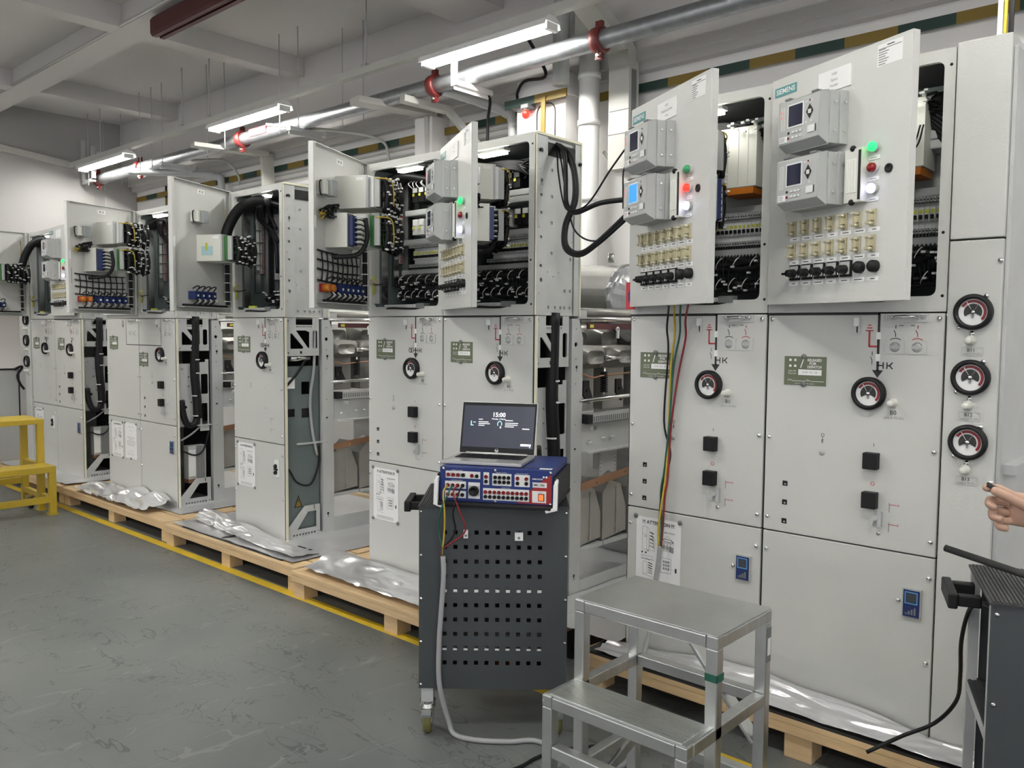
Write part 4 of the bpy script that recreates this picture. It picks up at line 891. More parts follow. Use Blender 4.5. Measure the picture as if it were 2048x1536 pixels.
    for k in range(ns):
        x = (.465 if n >= 2 else .40)-k*.055
        if n >= 2 and k < 2:
            D('lamp_socket', 'lsock', lambda: MB(K['orange']).lathe([(.020, 0), (.020, .03), (.014, .034), (0, .034)], (0, .02, 0), (0, 1, 0), n=8).box(-.015, .015, .0032, .02, -.02, .02, K['red']), (x+.02, 0, .130), label='orange socket')
        else:
            D('switch_body', 'swb', lambda: MB(K['blue']).box(-.022, .022, .0032, .055, -.024, .024).box(-.012, .004, .055, .0565, -.008, .004, K['ivory']), (x, 0, .130), bev=.0015)
        D('switch_wires', 'sww%d' % (k % 2), lambda: MB(K['cable']).tube([(-.01, .04, .024), (-.012, .06, .05), (.01, .06, .055), (.014, .03, .04)], .004, n=5).tube([(0, .05, -.02), (.01, .06, -.04), (.005, .03, -.055)], .004, n=5).tube([(-.012, .05, -.02), (-.02, .06, -.035), (-.01, .03, -.052)], .003, K['white'], 5), (x, 0, .130), kind='stuff')
    D('wire_tray', 'wtray%d' % n, lambda: MB(K['grey']).box(.07, .53, .0032, .06, .055, .060).tube([(.52, .04, .067), (.3, .045, .066), (.08, .04, .068)], .008, K['cable'], 6), label='grey shelf with a black cable on it')
    if n >= 2:
        def grid():
            b = MB(K['cable'])
            for z in (.165, .22, .265, .31):
                b.tube([(.52, .006, z+.004), (.5, .012, z), (.3, .014, z-.008), (.10, .014, z-.004)], .0042, n=5)
            for k in range(8): b.tube([(.49-k*.052, .012, .31), (.485-k*.052, .016, .24), (.49-k*.052, .012, .165)], .004, n=5, sub=3)
            return b
        D('wire_lattice', 'grid', grid, kind='stuff')
    def trunk():
        b = MB(K['cable']); b.tube([(.06, .03, .52), (.06, .03, .3), (.06, .03, .08)], .013, n=8)
        for k in range(7): b.box(.046, .074, .014, .045, .1+k*.06, .105+k*.06, K['white'])
        return b
    D('cable_trunk', 'dtrunk', trunk)
    if n == 1:
        D('sticker', 'bsk', lambda: MB(K['bluelight']).box(0, .002, .04, .12, .04, .095).box(.0021, .004, .07, .085, .07, .115, K['lime']), (.336, 0, .338))
def x_C1(t): 
    obj('cover_module', cached('cmod', cover_module), t, bev=.002, label='ivory module with an orange base'); obj('back_sheet', cached('bsheet', lambda: MB(K['white']).box(.10, .57, .315, .321, .43, .76)), t)
    relays(t, 1, 'black', .24, -.03, .50); relays(t, 1, 'grey', .24, -.02, .59)
    obj('wire_tangle', cached('tgC', lambda: tangle(14, (.43, .19, .70), (.09, .04, .05), 22, .005)), t, kind='stuff'); obj('wire_clips', cached('tgC2', lambda: plugs(15, (.40, .12, .71), (.08, .02, .03), 14)), t, kind='stuff')
def x_C2(t): x_C1(t); obj('loop_wires', cached('lw', lambda: MB(K['cable']).tube([(.47, .1, .62), (.45, .1, .56), (.38, .1, .50), (.33, .1, .46)], .003, n=5).tube([(.48, .1, .62), (.46, .1, .55), (.40, .1, .51), (.34, .1, .47)], .003, n=5)), t)
def x_B(t):
    relays(t, 4, 'black', .14, 0, .63); relays(t, 2, 'black', .30, 0, .45); relays(t, 2, 'white', .14, 0, .45)
    obj('wire_drops', cached('dB', lambda: droops(17, .15, .35, .75, .70, y=.18, n=8, m='white')), t, kind='stuff'); obj('wire_tangle', cached('tgB', lambda: tangle(18, (.45, .18, .70), (.08, .05, .05), 16, .005)), t, kind='stuff')
def sleeve(t):
    obj('cable_sleeve', cached('sleeve', lambda: MB(K['cable']).tube([(.34, .06, .745), (.25, .03, .745), (.14, -.02, .70), (.08, -.06, .60), (.06, -.085, .50)], .034, n=12, sub=6).tube([(.065, -.085, .52), (.07, -.09, .46), (.07, -.09, .40)], .02, n=8)), t, label='thick black cable sleeve looping to the door')
on = ('green_lamp', 'red_off', 'white_lamp')
compartment(XC, 'control box whose door shows one lit blue display and a glowing red lamp', 'breaker', dict(front=1, back=2, lit=1, text=('H07', 'Outgoing feeder', 'relay'), lamps=('green_off', 'red_lamp', 'white_lamp')), 29, extra=x_C1)
compartment(XC+.6, 'largest control box at the right, door ajar with glowing green and white lamps', 'breaker', dict(front=1, back=2, text=('H08', 'Spare', 'Feeder'), lamps=on), 23.5, extra=x_C2)
compartment(XB, 'control box with its door swung wide open to show two relay cases and orange sockets', 'both', dict(front=1, back=2, text=('H05', 'Feeder'), lamps=on), 64.5, 'L', extra=x_B)
compartment(XB+.6, 'control box above the laptop, door open with its front seen edge-on', 'breaker', dict(front=1, back=2, text=('H06', 'Feeder'), lamps=on), 30, 'R', outer=True, extra=x_B)
compartment(XP, 'lone control box with a wide open door carrying a single case with pale blue sticker', 'terminal', dict(front=1, back=1, text=('H04', 'Metering'), lamps=on), 64, 'L', outer=True, extra=sleeve)
compartment(XQ, 'closed control box hidden behind a wide open door', 'closed', dict(front=0, back=0), 0)
compartment(XQ+.6, 'control box with a fully swung door full of wiring, left of the lone box', 'terminal', dict(front=1, back=2, text=('H03', 'Feeder'), lamps=on), 72.5, 'L', outer=True)
compartment(XR, 'leftmost control box, open with a thick black cable sleeve', 'terminal', dict(front=1, back=1, text=('H01', 'Metering'), lamps=on), 84, 'L', extra=sleeve)
compartment(XR+.6, 'far control box with nearly closed door and tiny green lamp', 'closed', dict(front=1, back=0, text=('H02', 'Feeder'), lamps=on), 4.5, outer=True)
# ------------------------------------------------------------ loose cables on the nearest open boxes
def cable(name, pts, r, m, label, cat='cable', n=8, group=None, sub=6): return obj(name, MB(K[m]).tube(pts, r, n=n, sub=sub), label=label, cat=cat, group=group)
cable('hanging_cable', [(-.588, .2, 2.37), (-.50, .14, 2.33), (-.454, .12, 2.287), (-.430, .1, 2.178), (-.406, .08, 2.053), (-.329, .05, 2.006), (-.185, .03, 2.031), (-.01, 0, 2.028)], .011, 'cable', 'upper thick black cable crossing from the open box to the blue display')
cable('hanging_cable', [(-.56, .2, 2.36), (-.46, .15, 2.30), (-.393, .12, 2.205), (-.369, .1, 2.070), (-.405, .08, 1.960), (-.388, .06, 1.865), (-.301, .04, 1.826), (-.186, .02, 1.867), (-.01, 0, 1.977)], .011, 'cable', 'lower thick black cable hanging in a deep loop between the boxes')
cable('hanging_cable', [(-.55, .2, 2.36), (-.47, .15, 2.29), (-.405, .12, 2.2), (-.385, .1, 2.07), (-.42, .08, 1.960), (-.40, .06, 1.855), (-.30, .04, 1.815), (-.18, .02, 1.86), (-.01, 0, 1.96)], .008, 'cable', 'thinner black cable following the deep loop')
cable('hanging_cable', [(-.632, .2, 2.40), (-.53, .15, 2.34), (-.473, .1, 2.202), (-.41, .06, 2.06), (-.36, .045, 2.018), (-.252, .03, 2.033), (-.12, .01, 2.16), (-.011, 0, 2.263)], .004, 'cable', 'thin black wire rising to the top left corner of the door')
cable('hanging_cable', [(-.52, .16, 2.33), (-.47, .12, 2.24), (-.410, .1, 2.028), (-.330, .06, 1.916), (-.193, .03, 1.873), (-.035, 0, 1.941)], .004, 'cable', 'thin black wire sagging inside the deep loop')
cable('hanging_cable', [(-.038, -.01, 1.99), (-.040, -.01, 2.06), (-.039, -.01, 2.145), (-.014, -.005, 2.192), (-.025, 0, 2.244)], .0035, 'cable', 'thin black wire at the left edge of the blue-display door')
W4 = {'black': ('cable', [(.288, -.17, 1.60), (.21, -.05, 1.55), (.194, -.03, 1.495), (.199, -.025, 1.403), (.183, -.02, 1.129), (.215, -.02, .999), (.189, -.03, .862), (.176, -.03, .727), (.175, -.03, .619)]),
 'yellow': ('yellow', [(.308, -.17, 1.60), (.245, -.06, 1.54), (.230, -.03, 1.473), (.210, -.02, 1.357), (.205, -.02, 1.147), (.205, -.03, .951), (.198, -.035, .863), (.180, -.04, .711), (.180, -.035, .62)]),
 'green': ('greenw', [(.343, -.18, 1.60), (.27, -.06, 1.54), (.252, -.03, 1.473), (.222, -.02, 1.349), (.214, -.03, 1.132), (.196, -.03, .942), (.181, -.03, .845), (.187, -.03, .712), (.184, -.03, .62)]),
 'red': ('redw', [(.384, -.19, 1.60), (.30, -.07, 1.53), (.278, -.03, 1.458), (.241, -.02, 1.304), (.216, -.02, 1.116), (.212, -.03, .912), (.200, -.03, .832), (.191, -.025, .713), (.187, -.03, .62)])}
for c, (m, p) in W4.items(): cable('test_lead', p, .004, m, '%s wire of the four hanging from the door over the cabinet front' % c, 'wire')
cable('sheathed_cable', [(.181, -.03, .625), (.176, -.03, .56), (.168, -.035, .48), (.17, -.07, .30), (.22, -.22, .17), (.34, -.42, .04), (.40, -.60, .010), (.30, -.68, .010), (.086, -.656, .010), (.008, -.729, .010), (-.084, -.80, .010), (-.17, -.83, .012), (-.205, -.83, .05), (-.215, -.868, .20), (-.213, -.872, .35), (-.205, -.872, .45), (-.195, -.868, .6), (-.198, -.868, .675)], .0095, 'gumbo', 'grey sheathed cable from the wires down to the floor and up the tool cart', sub=6)
cable('floor_cable', [(.10, -.98, .008), (.146, -.84, .008), (.148, -.755, .008), (.17, -.66, .008), (.26, -.52, .008), (.28, -.42, .008)], .006, 'cable', 'thin black cable on the floor under the aluminium steps')
b = MB(K['red']); b.box(0.001, .042, -.036, -.030, 1.575, 1.685); b.add([(.015, -.0365, 1.60), (.030, -.0365, 1.62), (.022, -.0365, 1.66), (.012, -.0365, 1.64)], [(0, 1, 2, 3)], K['blue']); obj('red_sticker', b, label='small red sticker at the lower left corner of the blue-display door', cat='sticker')
# vessel end with plastic bag
t = thing('gas_vessel', (-.82, 1.0, 1.68), label='round steel vessel end wrapped in a pale plastic bag, between the two groups', cat='vessel')
obj('shell', MB(K['cast']).lathe([(.0, -.5), (.175, -.5), (.175, .10), (.185, .10), (.185, .13), (.12, .14)], (0, 0, 0), (1, 0, -.05), n=28).cyl((.02, -.02, .19), (.02, -.02, .24), .02, K['steel'], 10), t)
def bag():
    b = MB(K['bag']); n = 36; rows = 18; vs = []
    for i in range(rows):
        f = i/(rows-1)
        r = .20*math.sin(math.pi*min(f*1.02+.06, 1))**.5 if f < .98 else .01
        for k in range(n):
            a = 2*math.pi*k/n; rr = r*(1+.10*noise.noise((math.cos(a)*2.5, math.sin(a)*2.5, f*5))+.04*abs(math.sin(a*9+f*5)))
            vs.append((.05+f*.22, rr*math.cos(a), rr*math.sin(a)-.03-.10*f*f*(math.sin(a) < 0)*abs(math.sin(a))))
    b.add(vs, [(i*n+k, i*n+(k+1) % n, (i+1)*n+(k+1) % n, (i+1)*n+k) for i in range(rows-1) for k in range(n)], smooth=False); return b
obj('plastic_bag', bag(), t, label='crumpled pale plastic bag')
# ------------------------------------------------------------ pallets
def wood_box(x0, x1, y0, y1, z0, z1): return MB(K['wood']).box(x0, x1, y0, y1, z0, z1)
def pallet(x0, x1, yf, label):
    t = thing('pallet', (x0, yf, 0), label=label, cat='pallet', group='wooden pallets under the cabinets')
    L = x1-x0; y = 0; i = 0
    while y < 1.55:
        key = 'board%.2f' % L; obj('board', cached(key, lambda: wood_box(0, L, 0, .135, .128, .1495)), t, (0, y, 0), bev=.002); y += .148; i += 1
    for k in range(3): obj('stringer', cached('str%.2f' % L, lambda: wood_box(0, L, 0, .09, .092, .1275)), t, (0, .001+k*.68, 0), bev=.002)
    n = max(2, int(round(L/.75))+1)
    for k in range(n):
        for r_ in range(3): obj('block', cached('block', lambda: wood_box(0, .10, 0, .09, 0, .0915)), t, ((L-.10)*k/(n-1), .02+r_*.67, 0), bev=.002)
    return t
pallet(-7.35, -5.50, -.27, 'farthest pallet, behind the yellow steps'); pallet(-5.48, -3.62, -.27, 'pallet under the cabinets with two posters side by side'); pallet(-3.60, -2.02, -.29, 'pallet under the lone narrow cabinet')
pallet(-2.0, -.33, -.33, 'pallet under the cabinets behind the tool cart'); pallet(-.12, 1.75, -.15, 'nearest pallet, behind the aluminium steps')
def foil(name, label, x0, x1, fn, nx=70, ny=16, amp=.02, seed=0, m='foil'):
    b = MB(K[m]); vs = []
    for j in range(ny+1):
        for i in range(nx+1):
            u, v = i/nx, j/ny; x = x0+(x1-x0)*u; x_, y, z = fn(x, v); q = (x*5+seed, v*3.2, seed); r = 1-2*abs(noise.noise(q)); r2 = 1-2*abs(noise.noise((x*14+seed, v*7, 3)))
            e = min(1, v*6)*1.0
            vs.append((x_+.01*noise.noise((x*9, v*4, 7)), y-amp*max(0, r)*e*.5, z+amp*(max(0, r)*.6+max(0, r2)*.12)*e))
    b.add(vs, [(j*(nx+1)+i, j*(nx+1)+i+1, (j+1)*(nx+1)+i+1, (j+1)*(nx+1)+i) for j in range(ny) for i in range(nx)], smooth=True)
    o = obj(name, b, label=label, cat='foil'); return o
def flat(yb, yf, wob=.03, z=HP+.003): return lambda x, v: (x, yb+(yf-yb)*v+wob*noise.noise((x*3, v, 2))*v, z)
foil('foil_sheet', 'silver foil under the lone narrow cabinet, edge hanging toward the pallet front', -3.55, -2.1, flat(1.2, -.25), amp=.010, seed=1, ny=30)
foil('foil_sheet', 'crumpled silver foil lip in front of the lone narrow cabinet', -3.5, -2.15, lambda x, v: (x, -.03-.17*v*(.5+.5*min(1, max(0, (x+3.5)/1.0))), HP+.008+.10*(1-v)*max(0, min(1, (-2.45-x)/.8))*(.7+.3*noise.noise((x*4, 0, 0)))), amp=.028, seed=2)
foil('foil_sheet', 'crumpled silver foil heap in front of the cabinet with a low-hung tag', -5.2, -3.95, lambda x, v: (x, -.02-.24*v, HP+.006+.09*(1-v)*(.4+.9*abs(noise.noise((x*3, 1, 5))))), amp=.055, seed=3)
foil('foil_sheet', 'silver foil under the cabinets with a low-hung tag', -5.3, -3.75, flat(1.1, -.1), amp=.006, seed=4)
foil('foil_sheet', 'thin silver foil edge behind the yellow steps', -7.2, -5.5, flat(1.1, -.22), amp=.018, seed=5, ny=24)
foil('foil_sheet', 'white-silver foil left of the tool cart', -1.95, -.45, lambda x, v: (x, -.02-.26*v, HP+.008+.08*(1-v)*(.6+.5*noise.noise((x*4, 2, 5)))), amp=.035, seed=6)
foil('foil_sheet', 'reflective silver foil on the pallet between cabinet and steps', -.36 and -1.7, -.36, flat(1.3, 0.0), amp=.008, seed=7, ny=24)
foil('foil_sheet', 'bright silver foil strip in the gap behind the tool cart', -.52, .0, lambda x, v: (x, 1.2-1.25*v, HP+.03), amp=.02, seed=12)
foil('foil_sheet', 'silver foil folded up against the nearest cabinets, behind the aluminium steps', -.05, 1.36, lambda x, v: (x, -.018-.125*v**1.3, HP+.012+(1-v)*max(.015, min(.09, .02+.10*x) if x < .6 else .085-.085*(x-.6)/.75)*(.9+.3*noise.noise((x*3.5, 1, 9)))), amp=.022, seed=8, nx=110, ny=18)
obj('bubble_mat', MB(K['rubber']).box(-.10, 1.45, -.150, .0, HP-.0, HP+.008), label='dark padded mat edge on the nearest pallet', cat='mat')
obj('bubble_mat', MB(K['rubber']).box(-3.4, -2.2, -.26, .0, HP-.0, HP+.004), label='dark mat edge under the foil of the lone cabinet', cat='mat')
obj('plastic_wrap', MB(K['bag']).tube([(-2.62, .75, 1.66), (-2.66, .85, 1.62), (-2.68, 1.0, 1.63), (-2.72, 1.15, 1.64)], .05, n=9, r1=.03), label='crumpled plastic on top of the tanks left of the wide open door', cat='plastic')
# ------------------------------------------------------------ tool cart
def caster_parts(t, x, y, h=.18, s=1.):
    f = obj('caster', cached('castf%.2f' % h, lambda: MB(K['steel']).box(-.022, .022, -.022, .022, .115, h, K['galv']).lathe([(.030, 0), (.030, .008), (.022, .012), (.022, .018), (.03, .022), (.03, .028)], (0, 0, .095), (0, 0, 1), n=16).plate([(-.03, .11), (.03, .11), (.012, .035), (-.012, .035)], [], 'x', -.022, -.018).plate([(-.03, .11), (.03, .11), (.012, .035), (-.012, .035)], [], 'x', .018, .022).box(-.018, .018, -.075, -.03, .085, .095, K['greyd'])), t, (x, y, 0))
    obj('wheel', cached('castw', lambda: MB(K['castor']).lathe([(.018, -.015), (.045, -.015), (.05, -.008), (.05, .008), (.045, .015), (.018, .015)], (0, 0, .05), (1, 0, 0), n=24).lathe([(.0, -.016), (.018, -.016), (.018, .016), (0, .016)], (0, 0, .05), (1, 0, 0), K['white'], 14)), f)
W, Dp, Hh = .54, .44, .855
cart = thing('tool_cart', (-.287, -.904, 0), R(41.6), label='dark grey tool cart with perforated front carrying the blue test set and laptop', cat='cart')
holes = [rect(.094+i*.0383-.0075, .094+i*.0383+.0075, .755-j*.0536-.0075, .755-j*.0536+.0075) for i in range(10) for j in range(10)]
obj('perforated_panel', MB(K['cart']).plate(rect(0, W, .175, Hh-.012), holes, 'y', 0, .0015), cart)
obj('side_panel', MB(K['cart']).box(W-.0015, W, .0016, Dp, .175, Hh-.012), cart); obj('back_panel', MB(K['cart']).box(0, W, Dp-.0015, Dp, .175, Hh-.012), cart)
obj('side_panel', MB(K['cart']).box(0, .0015, .0016, Dp-.0016, .175, Hh-.012), cart)
for z, m in ((.535, 'offwhite'), (.315, 'offwhite'), (.18, 'greyd')): obj('shelf', MB(K[m]).box(.003, W-.003, .02, Dp-.003, z-.011, z+.008 if m != 'offwhite' else z), cart)
tp = MB(K['cart_top']).box(-.004, W+.004, -.004, Dp+.004, Hh-.012, Hh-.004)
for k in range(70): tp.box(.004+k*.0077, .0085+k*.0077, .004, Dp-.004, Hh-.004, Hh-.0015)
obj('rubber_top', tp, cart)
for z in (.5405, .3215): obj('shelf_lip', MB(K['white']).box(.05, W-.05, .002, .004, z-.0065, z+.0035), cart)
for x in (.008, W-.008):
    for k in range(5): obj('screw', cached('cscrew', lambda: MB(K['chrome']).lathe([(.006, 0), (.006, .002), (0, .005)], (0, 0, 0), (0, -1, 0), n=8)), cart, (x, 0, .19+k*.16))
obj('push_handle', MB(K['black']).box(-.055, .0, .16, .18, .80, .83).box(-.055, .0, .30, .32, .80, .83).box(-.075, -.05, .15, .33, .795, .835), cart, bev=.004)
for x in (.03, W-.03):
    for y in (.03, Dp-.03): caster_parts(cart, x, y)
for x, z, k in ((.094+2*.0383, .752, 0), (.094+7*.0383, .745, 1)):
    h = thing('tool_hook', (0, 0, 0), label='white plastic hook clipped in the top row of holes, %s' % ('left one' if k == 0 else 'right one'), cat='hook')
    h.location = (-.287+math.cos(R(41.6))*x+math.sin(R(41.6))*.001, -.904+math.sin(R(41.6))*x-math.cos(R(41.6))*.001, z); h.rotation_euler = (0, 0, R(41.6))
    obj('hook_body', MB(K['white']).box(-.008-k*.007, .008+k*.007, -.018, 0, -.014, .014).box(-.004, .004, -.0185, -.018, -.008, .0, K['greyd']), h, bev=.003)
bx = thing('yellow_box', (0, 0, 0), label='orange item seen through the lowest holes of the cart', cat='box'); bx.location = (-.287+math.cos(R(41.6))*.27-math.sin(R(41.6))*.1, -.904+math.sin(R(41.6))*.27+math.cos(R(41.6))*.1, .189); bx.rotation_euler = (0, 0, R(41.6))
obj('body', MB(K['orange']).box(0, .06, 0, .1, 0, .1), bx, bev=.004)
# ------------------------------------------------------------ blue test set
ts = thing('test_set', (-.247, -.836, .856), R(30), label='blue and red relay test set on the tool cart under the laptop', cat='instrument')
tw, td, th = .413, .35, .136
obj('case', MB(K['dblue']).box(0, tw, .012, td, .012, th), ts, bev=.004)
obj('base_frame', MB(K['black']).box(-.014, tw+.014, -.02, td, 0, .0118).box(-.012, -.001, -.004, td, .012, .11).box(tw+.001, tw+.012, -.004, td, .012, .11), ts, bev=.003)
def fx(x): return (x-370)/975*tw
def fz(y): return .014+(1-(y-700)/295)*.118
p = MB(K['dblue']); p.box(0, tw, -.004, .0118, .013, th-.001)
p.add([(fx(a), -.0046, fz(b_)) for a, b_ in ((1335, 725), (1275, 765), (1165, 862), (1042, 990), (1338, 990))], [(0, 1, 2, 3, 4)], K['dred'])
obj('front_panel', p, ts)
p = MB(K['white'])
for a, b_, c, d in ((420, 725, 725, 790), (415, 818, 600, 885), (415, 905, 600, 970), (620, 822, 722, 970), (753, 725, 802, 838), (830, 732, 995, 842), (1022, 735, 1152, 842), (750, 868, 1147, 975), (1175, 797, 1297, 842), (1173, 873, 1293, 978)): p.box(fx(a), fx(c), -.0052, -.0046, fz(d), fz(b_))
p.box(fx(425), fx(595), -.0056, -.0052, fz(778), fz(742), K['grey']); p.box(fx(622), fx(720), -.0056, -.0052, fz(945), fz(852), K['grey'])
p.text('CMC 356', .0115, (fx(1226), -.0058, fz(820)), m=K['ink'], bold=True); p.text('OMICRON', .008, (fx(1218), -.0052, fz(768)), m=K['paper'], bold=True)
for k in range(2): p.lathe([(.004, 0), (.004, .0005), (0, .0005)], (fx(1270+k*24), -.005, fz(748)), (0, -1, 0), K['paper'], 8)
for x, y, s in ((520, 720, 'CURRENT OUTPUT'), (520, 810, 'VOLTAGE OUTPUT'), (912, 724, 'BINARY OUTPUT'), (1086, 726, 'ANALOG DC INPUT'), (950, 860, 'BINARY INPUT'), (1245, 888, 'POWER')): p.text(s, .005, (fx(x), -.0058, fz(y+(0 if s != 'POWER' else 0))), m=K['paper'] if s != 'POWER' else K['ink'])
obj('panel_print', p, ts, kind='stuff')
def jack(m): return cached('jack_'+m, lambda: MB(K[m]).lathe([(.0068, 0), (.0068, .004), (.004, .005), (.004, .002), (0, .002)], (0, 0, 0), (0, -1, 0), n=12))
J = [(443+44*k, 760, 'red_off' if k < 3 else 'black') for k in range(4)]+[(652, 762, 'red_off'), (695, 764, 'black')]+[(440+44*k, 855, 'red_off' if k < 3 else 'black') for k in range(4)]+[(440+43*k, 940, 'red_off' if k < 3 else 'black') for k in range(4)]
J += [(776, 765, 'red_off'), (776, 808, 'black')]+[(855+38.5*i, y, 'black') for i in range(4) for y in (767, 808)]+[(1048, 768, 'red_off'), (1124, 769, 'red_off'), (1048, 812, 'black'), (1124, 812, 'black')]+[(772+39*i, y, m) for i in range(10) for y, m in ((903, 'red_off'), (945, 'black'))]
for x, y, m in J: obj('banana_socket', jack(m), ts, (fx(x), -.0056, fz(y)))
obj('round_connector', MB(K['black']).lathe([(.018, 0), (.018, .01), (.012, .012), (.012, .004), (0, .004)], (fx(672), -.0056, fz(898)), (0, -1, 0), n=20), ts)
obj('power_switch', MB(K['switchlit']).box(fx(1232), fx(1270), -.010, -.0056, fz(955), fz(905)).box(fx(1225), fx(1277), -.0065, -.0056, fz(962), fz(898), K['black']), ts, label='lit red power switch')
for sx in (-.006, tw+.006): obj('handle', MB(K['white']).bar((sx*1.5 if sx < 0 else sx+.008, .01, .10), (sx*1.5 if sx < 0 else sx+.008, -.02, .085), .012, .016).bar((sx*1.5 if sx < 0 else sx+.008, -.018, .09), (sx*1.5 if sx < 0 else sx+.008, -.028, .0), .012, .016).bar((sx*1.5 if sx < 0 else sx+.008, -.028, .005), (.02 if sx < 0 else tw-.02, -.032, -.004), .012, .012), ts, label='white carrying handle', bev=.002)
obj('front_bar', MB(K['black']).box(.0, tw, -.038, -.022, -.012+.012, .012), ts, bev=.003)
for x in (400, 855, 1328):
    for y in (706, 988): obj('screw', cached('cscrew', lambda: MB(K['chrome'])), ts, (fx(x), -.0046, fz(y)))
v = MB(K['ink'])
for i in range(26):
    for j in range(3): v.box(.26+i*.0055, .263+i*.0055, .03+j*.010, .036+j*.010, th, th+.0004)
v.box(.36, .405, .02, .045, th+.0004, th+.001, K['paper']); obj('vent_slots', v, ts, kind='stuff')
# test leads plugged in the instrument
def tl(x, y, z=0): # test-set local point -> world
    a = R(30); return (-.247+math.cos(a)*x-math.sin(a)*y, -.836+math.sin(a)*x+math.cos(a)*y, .856+z)
end = (-.198, -.870, .672)
for c, m, x0, bow in (('yellow', 'yellow', 440, .004), ('green', 'greenw', 484, -.012), ('red', 'redw', 528, .062), ('black', 'cable', 572, .035)):
    X = fx(x0); e = Vector(tl(X, -.012, fz(855))); e2 = Vector(tl(X-.002, -.055, fz(855)-.02)); m1 = Vector(tl(.03+bow, -.06, -.02)); m2 = Vector(tl(.025+bow*1.3, -.05, -.09))
    cable('instrument_lead', [e, e2, m1, m2, Vector(end)+Vector((.0, 0, .03)), end], .0032, m, '%s lead from the blue test set down to the grey cable' % c, 'wire')
# ------------------------------------------------------------ laptop
lp = thing('laptop', (-.283, -.800, .9935), R(27), label='silver laptop showing 15:00 on its dark screen, on the test set', cat='laptop')
obj('base', MB(K['laptop']).box(0, .306, 0, .205, 0, .013), lp, bev=.003)
kb = MB(K['black']); kb.box(.022, .284, .085, .185, .0131, .0135)
for r_ in range(6):
    for k in range(15): kb.box(.024+k*.0173, .039+k*.0173, .087+r_*.0163, .101+r_*.0163, .0136, .0150)
obj('keyboard', kb, lp, kind='stuff'); obj('touchpad', MB(K['grey']).box(.10, .20, .012, .068, .0131, .0136), lp)
obj('sticker', MB(K['paper']).box(.025, .07, .02, .034, .0131, .0134), lp)
tl_ = Matrix.Translation((0, .205, .012)) @ Matrix.Rotation(R(-14), 4, 'X')
def onlid(mb): mb.T = tl_; return mb
l = onlid(MB(K['laptop'])); l.box(0, .306, 0, .005, 0, .205); obj('lid', l, lp, bev=.002)
l = onlid(MB(K['black'])); l.box(.003, .303, -.001, -.0001, .003, .202); obj('bezel', l, lp)
l = onlid(MB(K['lscreen'])); l.box(.010, .296, -.0016, -.0011, .026, .190); obj('display', l, lp, label='dark blue lock screen')
l = onlid(MB(K['lprint'])); y = -.0022; P_ = K['lprint']
l.text('15:00', .024, (.153, y, .154), m=P_, bold=True); l.text('Monday, 4 March', .008, (.153, y, .138), m=P_)
l.text('L', .026, (.045, y, .118), m=K['lcyan'], bold=True); l.box(.050, .060, y, y+.0003, .122, .1245, K['lcyan'])
for k, w_ in enumerate((.016, .040, .046, .024)): l.box(.072, .072+w_, y, y+.0003, .134-k*.007-(.003 if k else 0), .1365-k*.007-(.003 if k else 0), P_)
for k, w_ in enumerate((.030, .052, .050, .036)): l.box(.180, .180+w_, y, y+.0003, .132-k*.007-(.003 if k else 0), .1345-k*.007-(.003 if k else 0), P_)
l.tube([(.151, y, .112), (.150, y, .122), (.158, y, .130), (.166, y, .122), (.165, y, .113)], .0015, K['lcyan'], 4); l.box(.160, .164, y, y+.0003, .102, .110, P_)
l.box(.250, .278, y, y+.0003, .101, .104, P_); l.box(.247, .288, y, y+.0003, .036, .044, P_); l.box(.282, .286, y, y+.0003, .030, .034, K['lcyan']); obj('screen_text', l, lp, kind='stuff')
l = onlid(MB(K['paper'])); l.text('hp', .014, (.153, -.0013, .0145), m=K['paper'], bold=True); l.lathe([(.0075, 0), (.0075, .0003), (.0068, .0003)], (.153, -.0011, .0145), (0, -1, 0), n=20); obj('round_logo', l, lp)
obj('hinge', MB(K['laptop']).cyl((.03, .205, .014), (.276, .205, .014), .005, n=8), lp)
# ------------------------------------------------------------ aluminium steps
st = thing('aluminium_steps', (.485, -1.125, 0), label='bare aluminium two-step platform in the right foreground', cat='steps')
SW = .465; y1, y2 = .145, .462; zl, zh = .46, .70
def prof(b, p, q, a=.034): b.bar(p, q, a, a); return b
for x in (.017, SW-.017):
    obj('leg', prof(MB(K['alu']), (x, .017, 0), (x, .017, zl-.034)), st, bev=.003); obj('leg', prof(MB(K['alu']), (x, y1+.017, 0), (x, y1+.017, zh-.034)), st, bev=.003); obj('leg', prof(MB(K['alu']), (x, y2-.017, 0), (x, y2-.017, zh-.034)), st, bev=.003)
    obj('side_rail', prof(MB(K['alu']), (x, .035, zl-.018), (x, y2-.035, zl-.018)), st, bev=.003); obj('side_rail', prof(MB(K['alu']), (x, y1+.035, zh-.018), (x, y2-.035, zh-.018)), st, bev=.003)
    obj('side_rail', prof(MB(K['alu']), (x, .035, .20), (x, y2-.035, .20)), st, bev=.003)
    for y in (.0, y1, y2-.034): obj('corner_cap', cached('ccap', lambda: MB(K['alu']).box(-.017, .017, 0, .034, -.034, 0)), st, (x, y, zl if y == 0 else zh), bev=.003)
for y, z in ((.017, zl-.018), (.017, .30), (y1+.017, zh-.018), (y2-.017, zh-.018), (y2-.017, zl-.018), (y2-.017, .20)): obj('cross_rail', prof(MB(K['alu']), (.035, y, z), (SW-.035, y, z)), st, bev=.003)
obj('brace', MB(K['alu']).bar((.12, y2-.005, zh-.04), (SW-.035, y2-.005, .30), .012, .05, up=(0, 1, 0)), st, bev=.002)
obj('brace', MB(K['alu']).bar((.035, .03, .05), (.035, y2-.04, .19), .012, .035), st, bev=.002)
tr = MB(K['alu_plate']); tr.box(.005, SW-.005, .005, y1, zl-.0005, zl+.002)
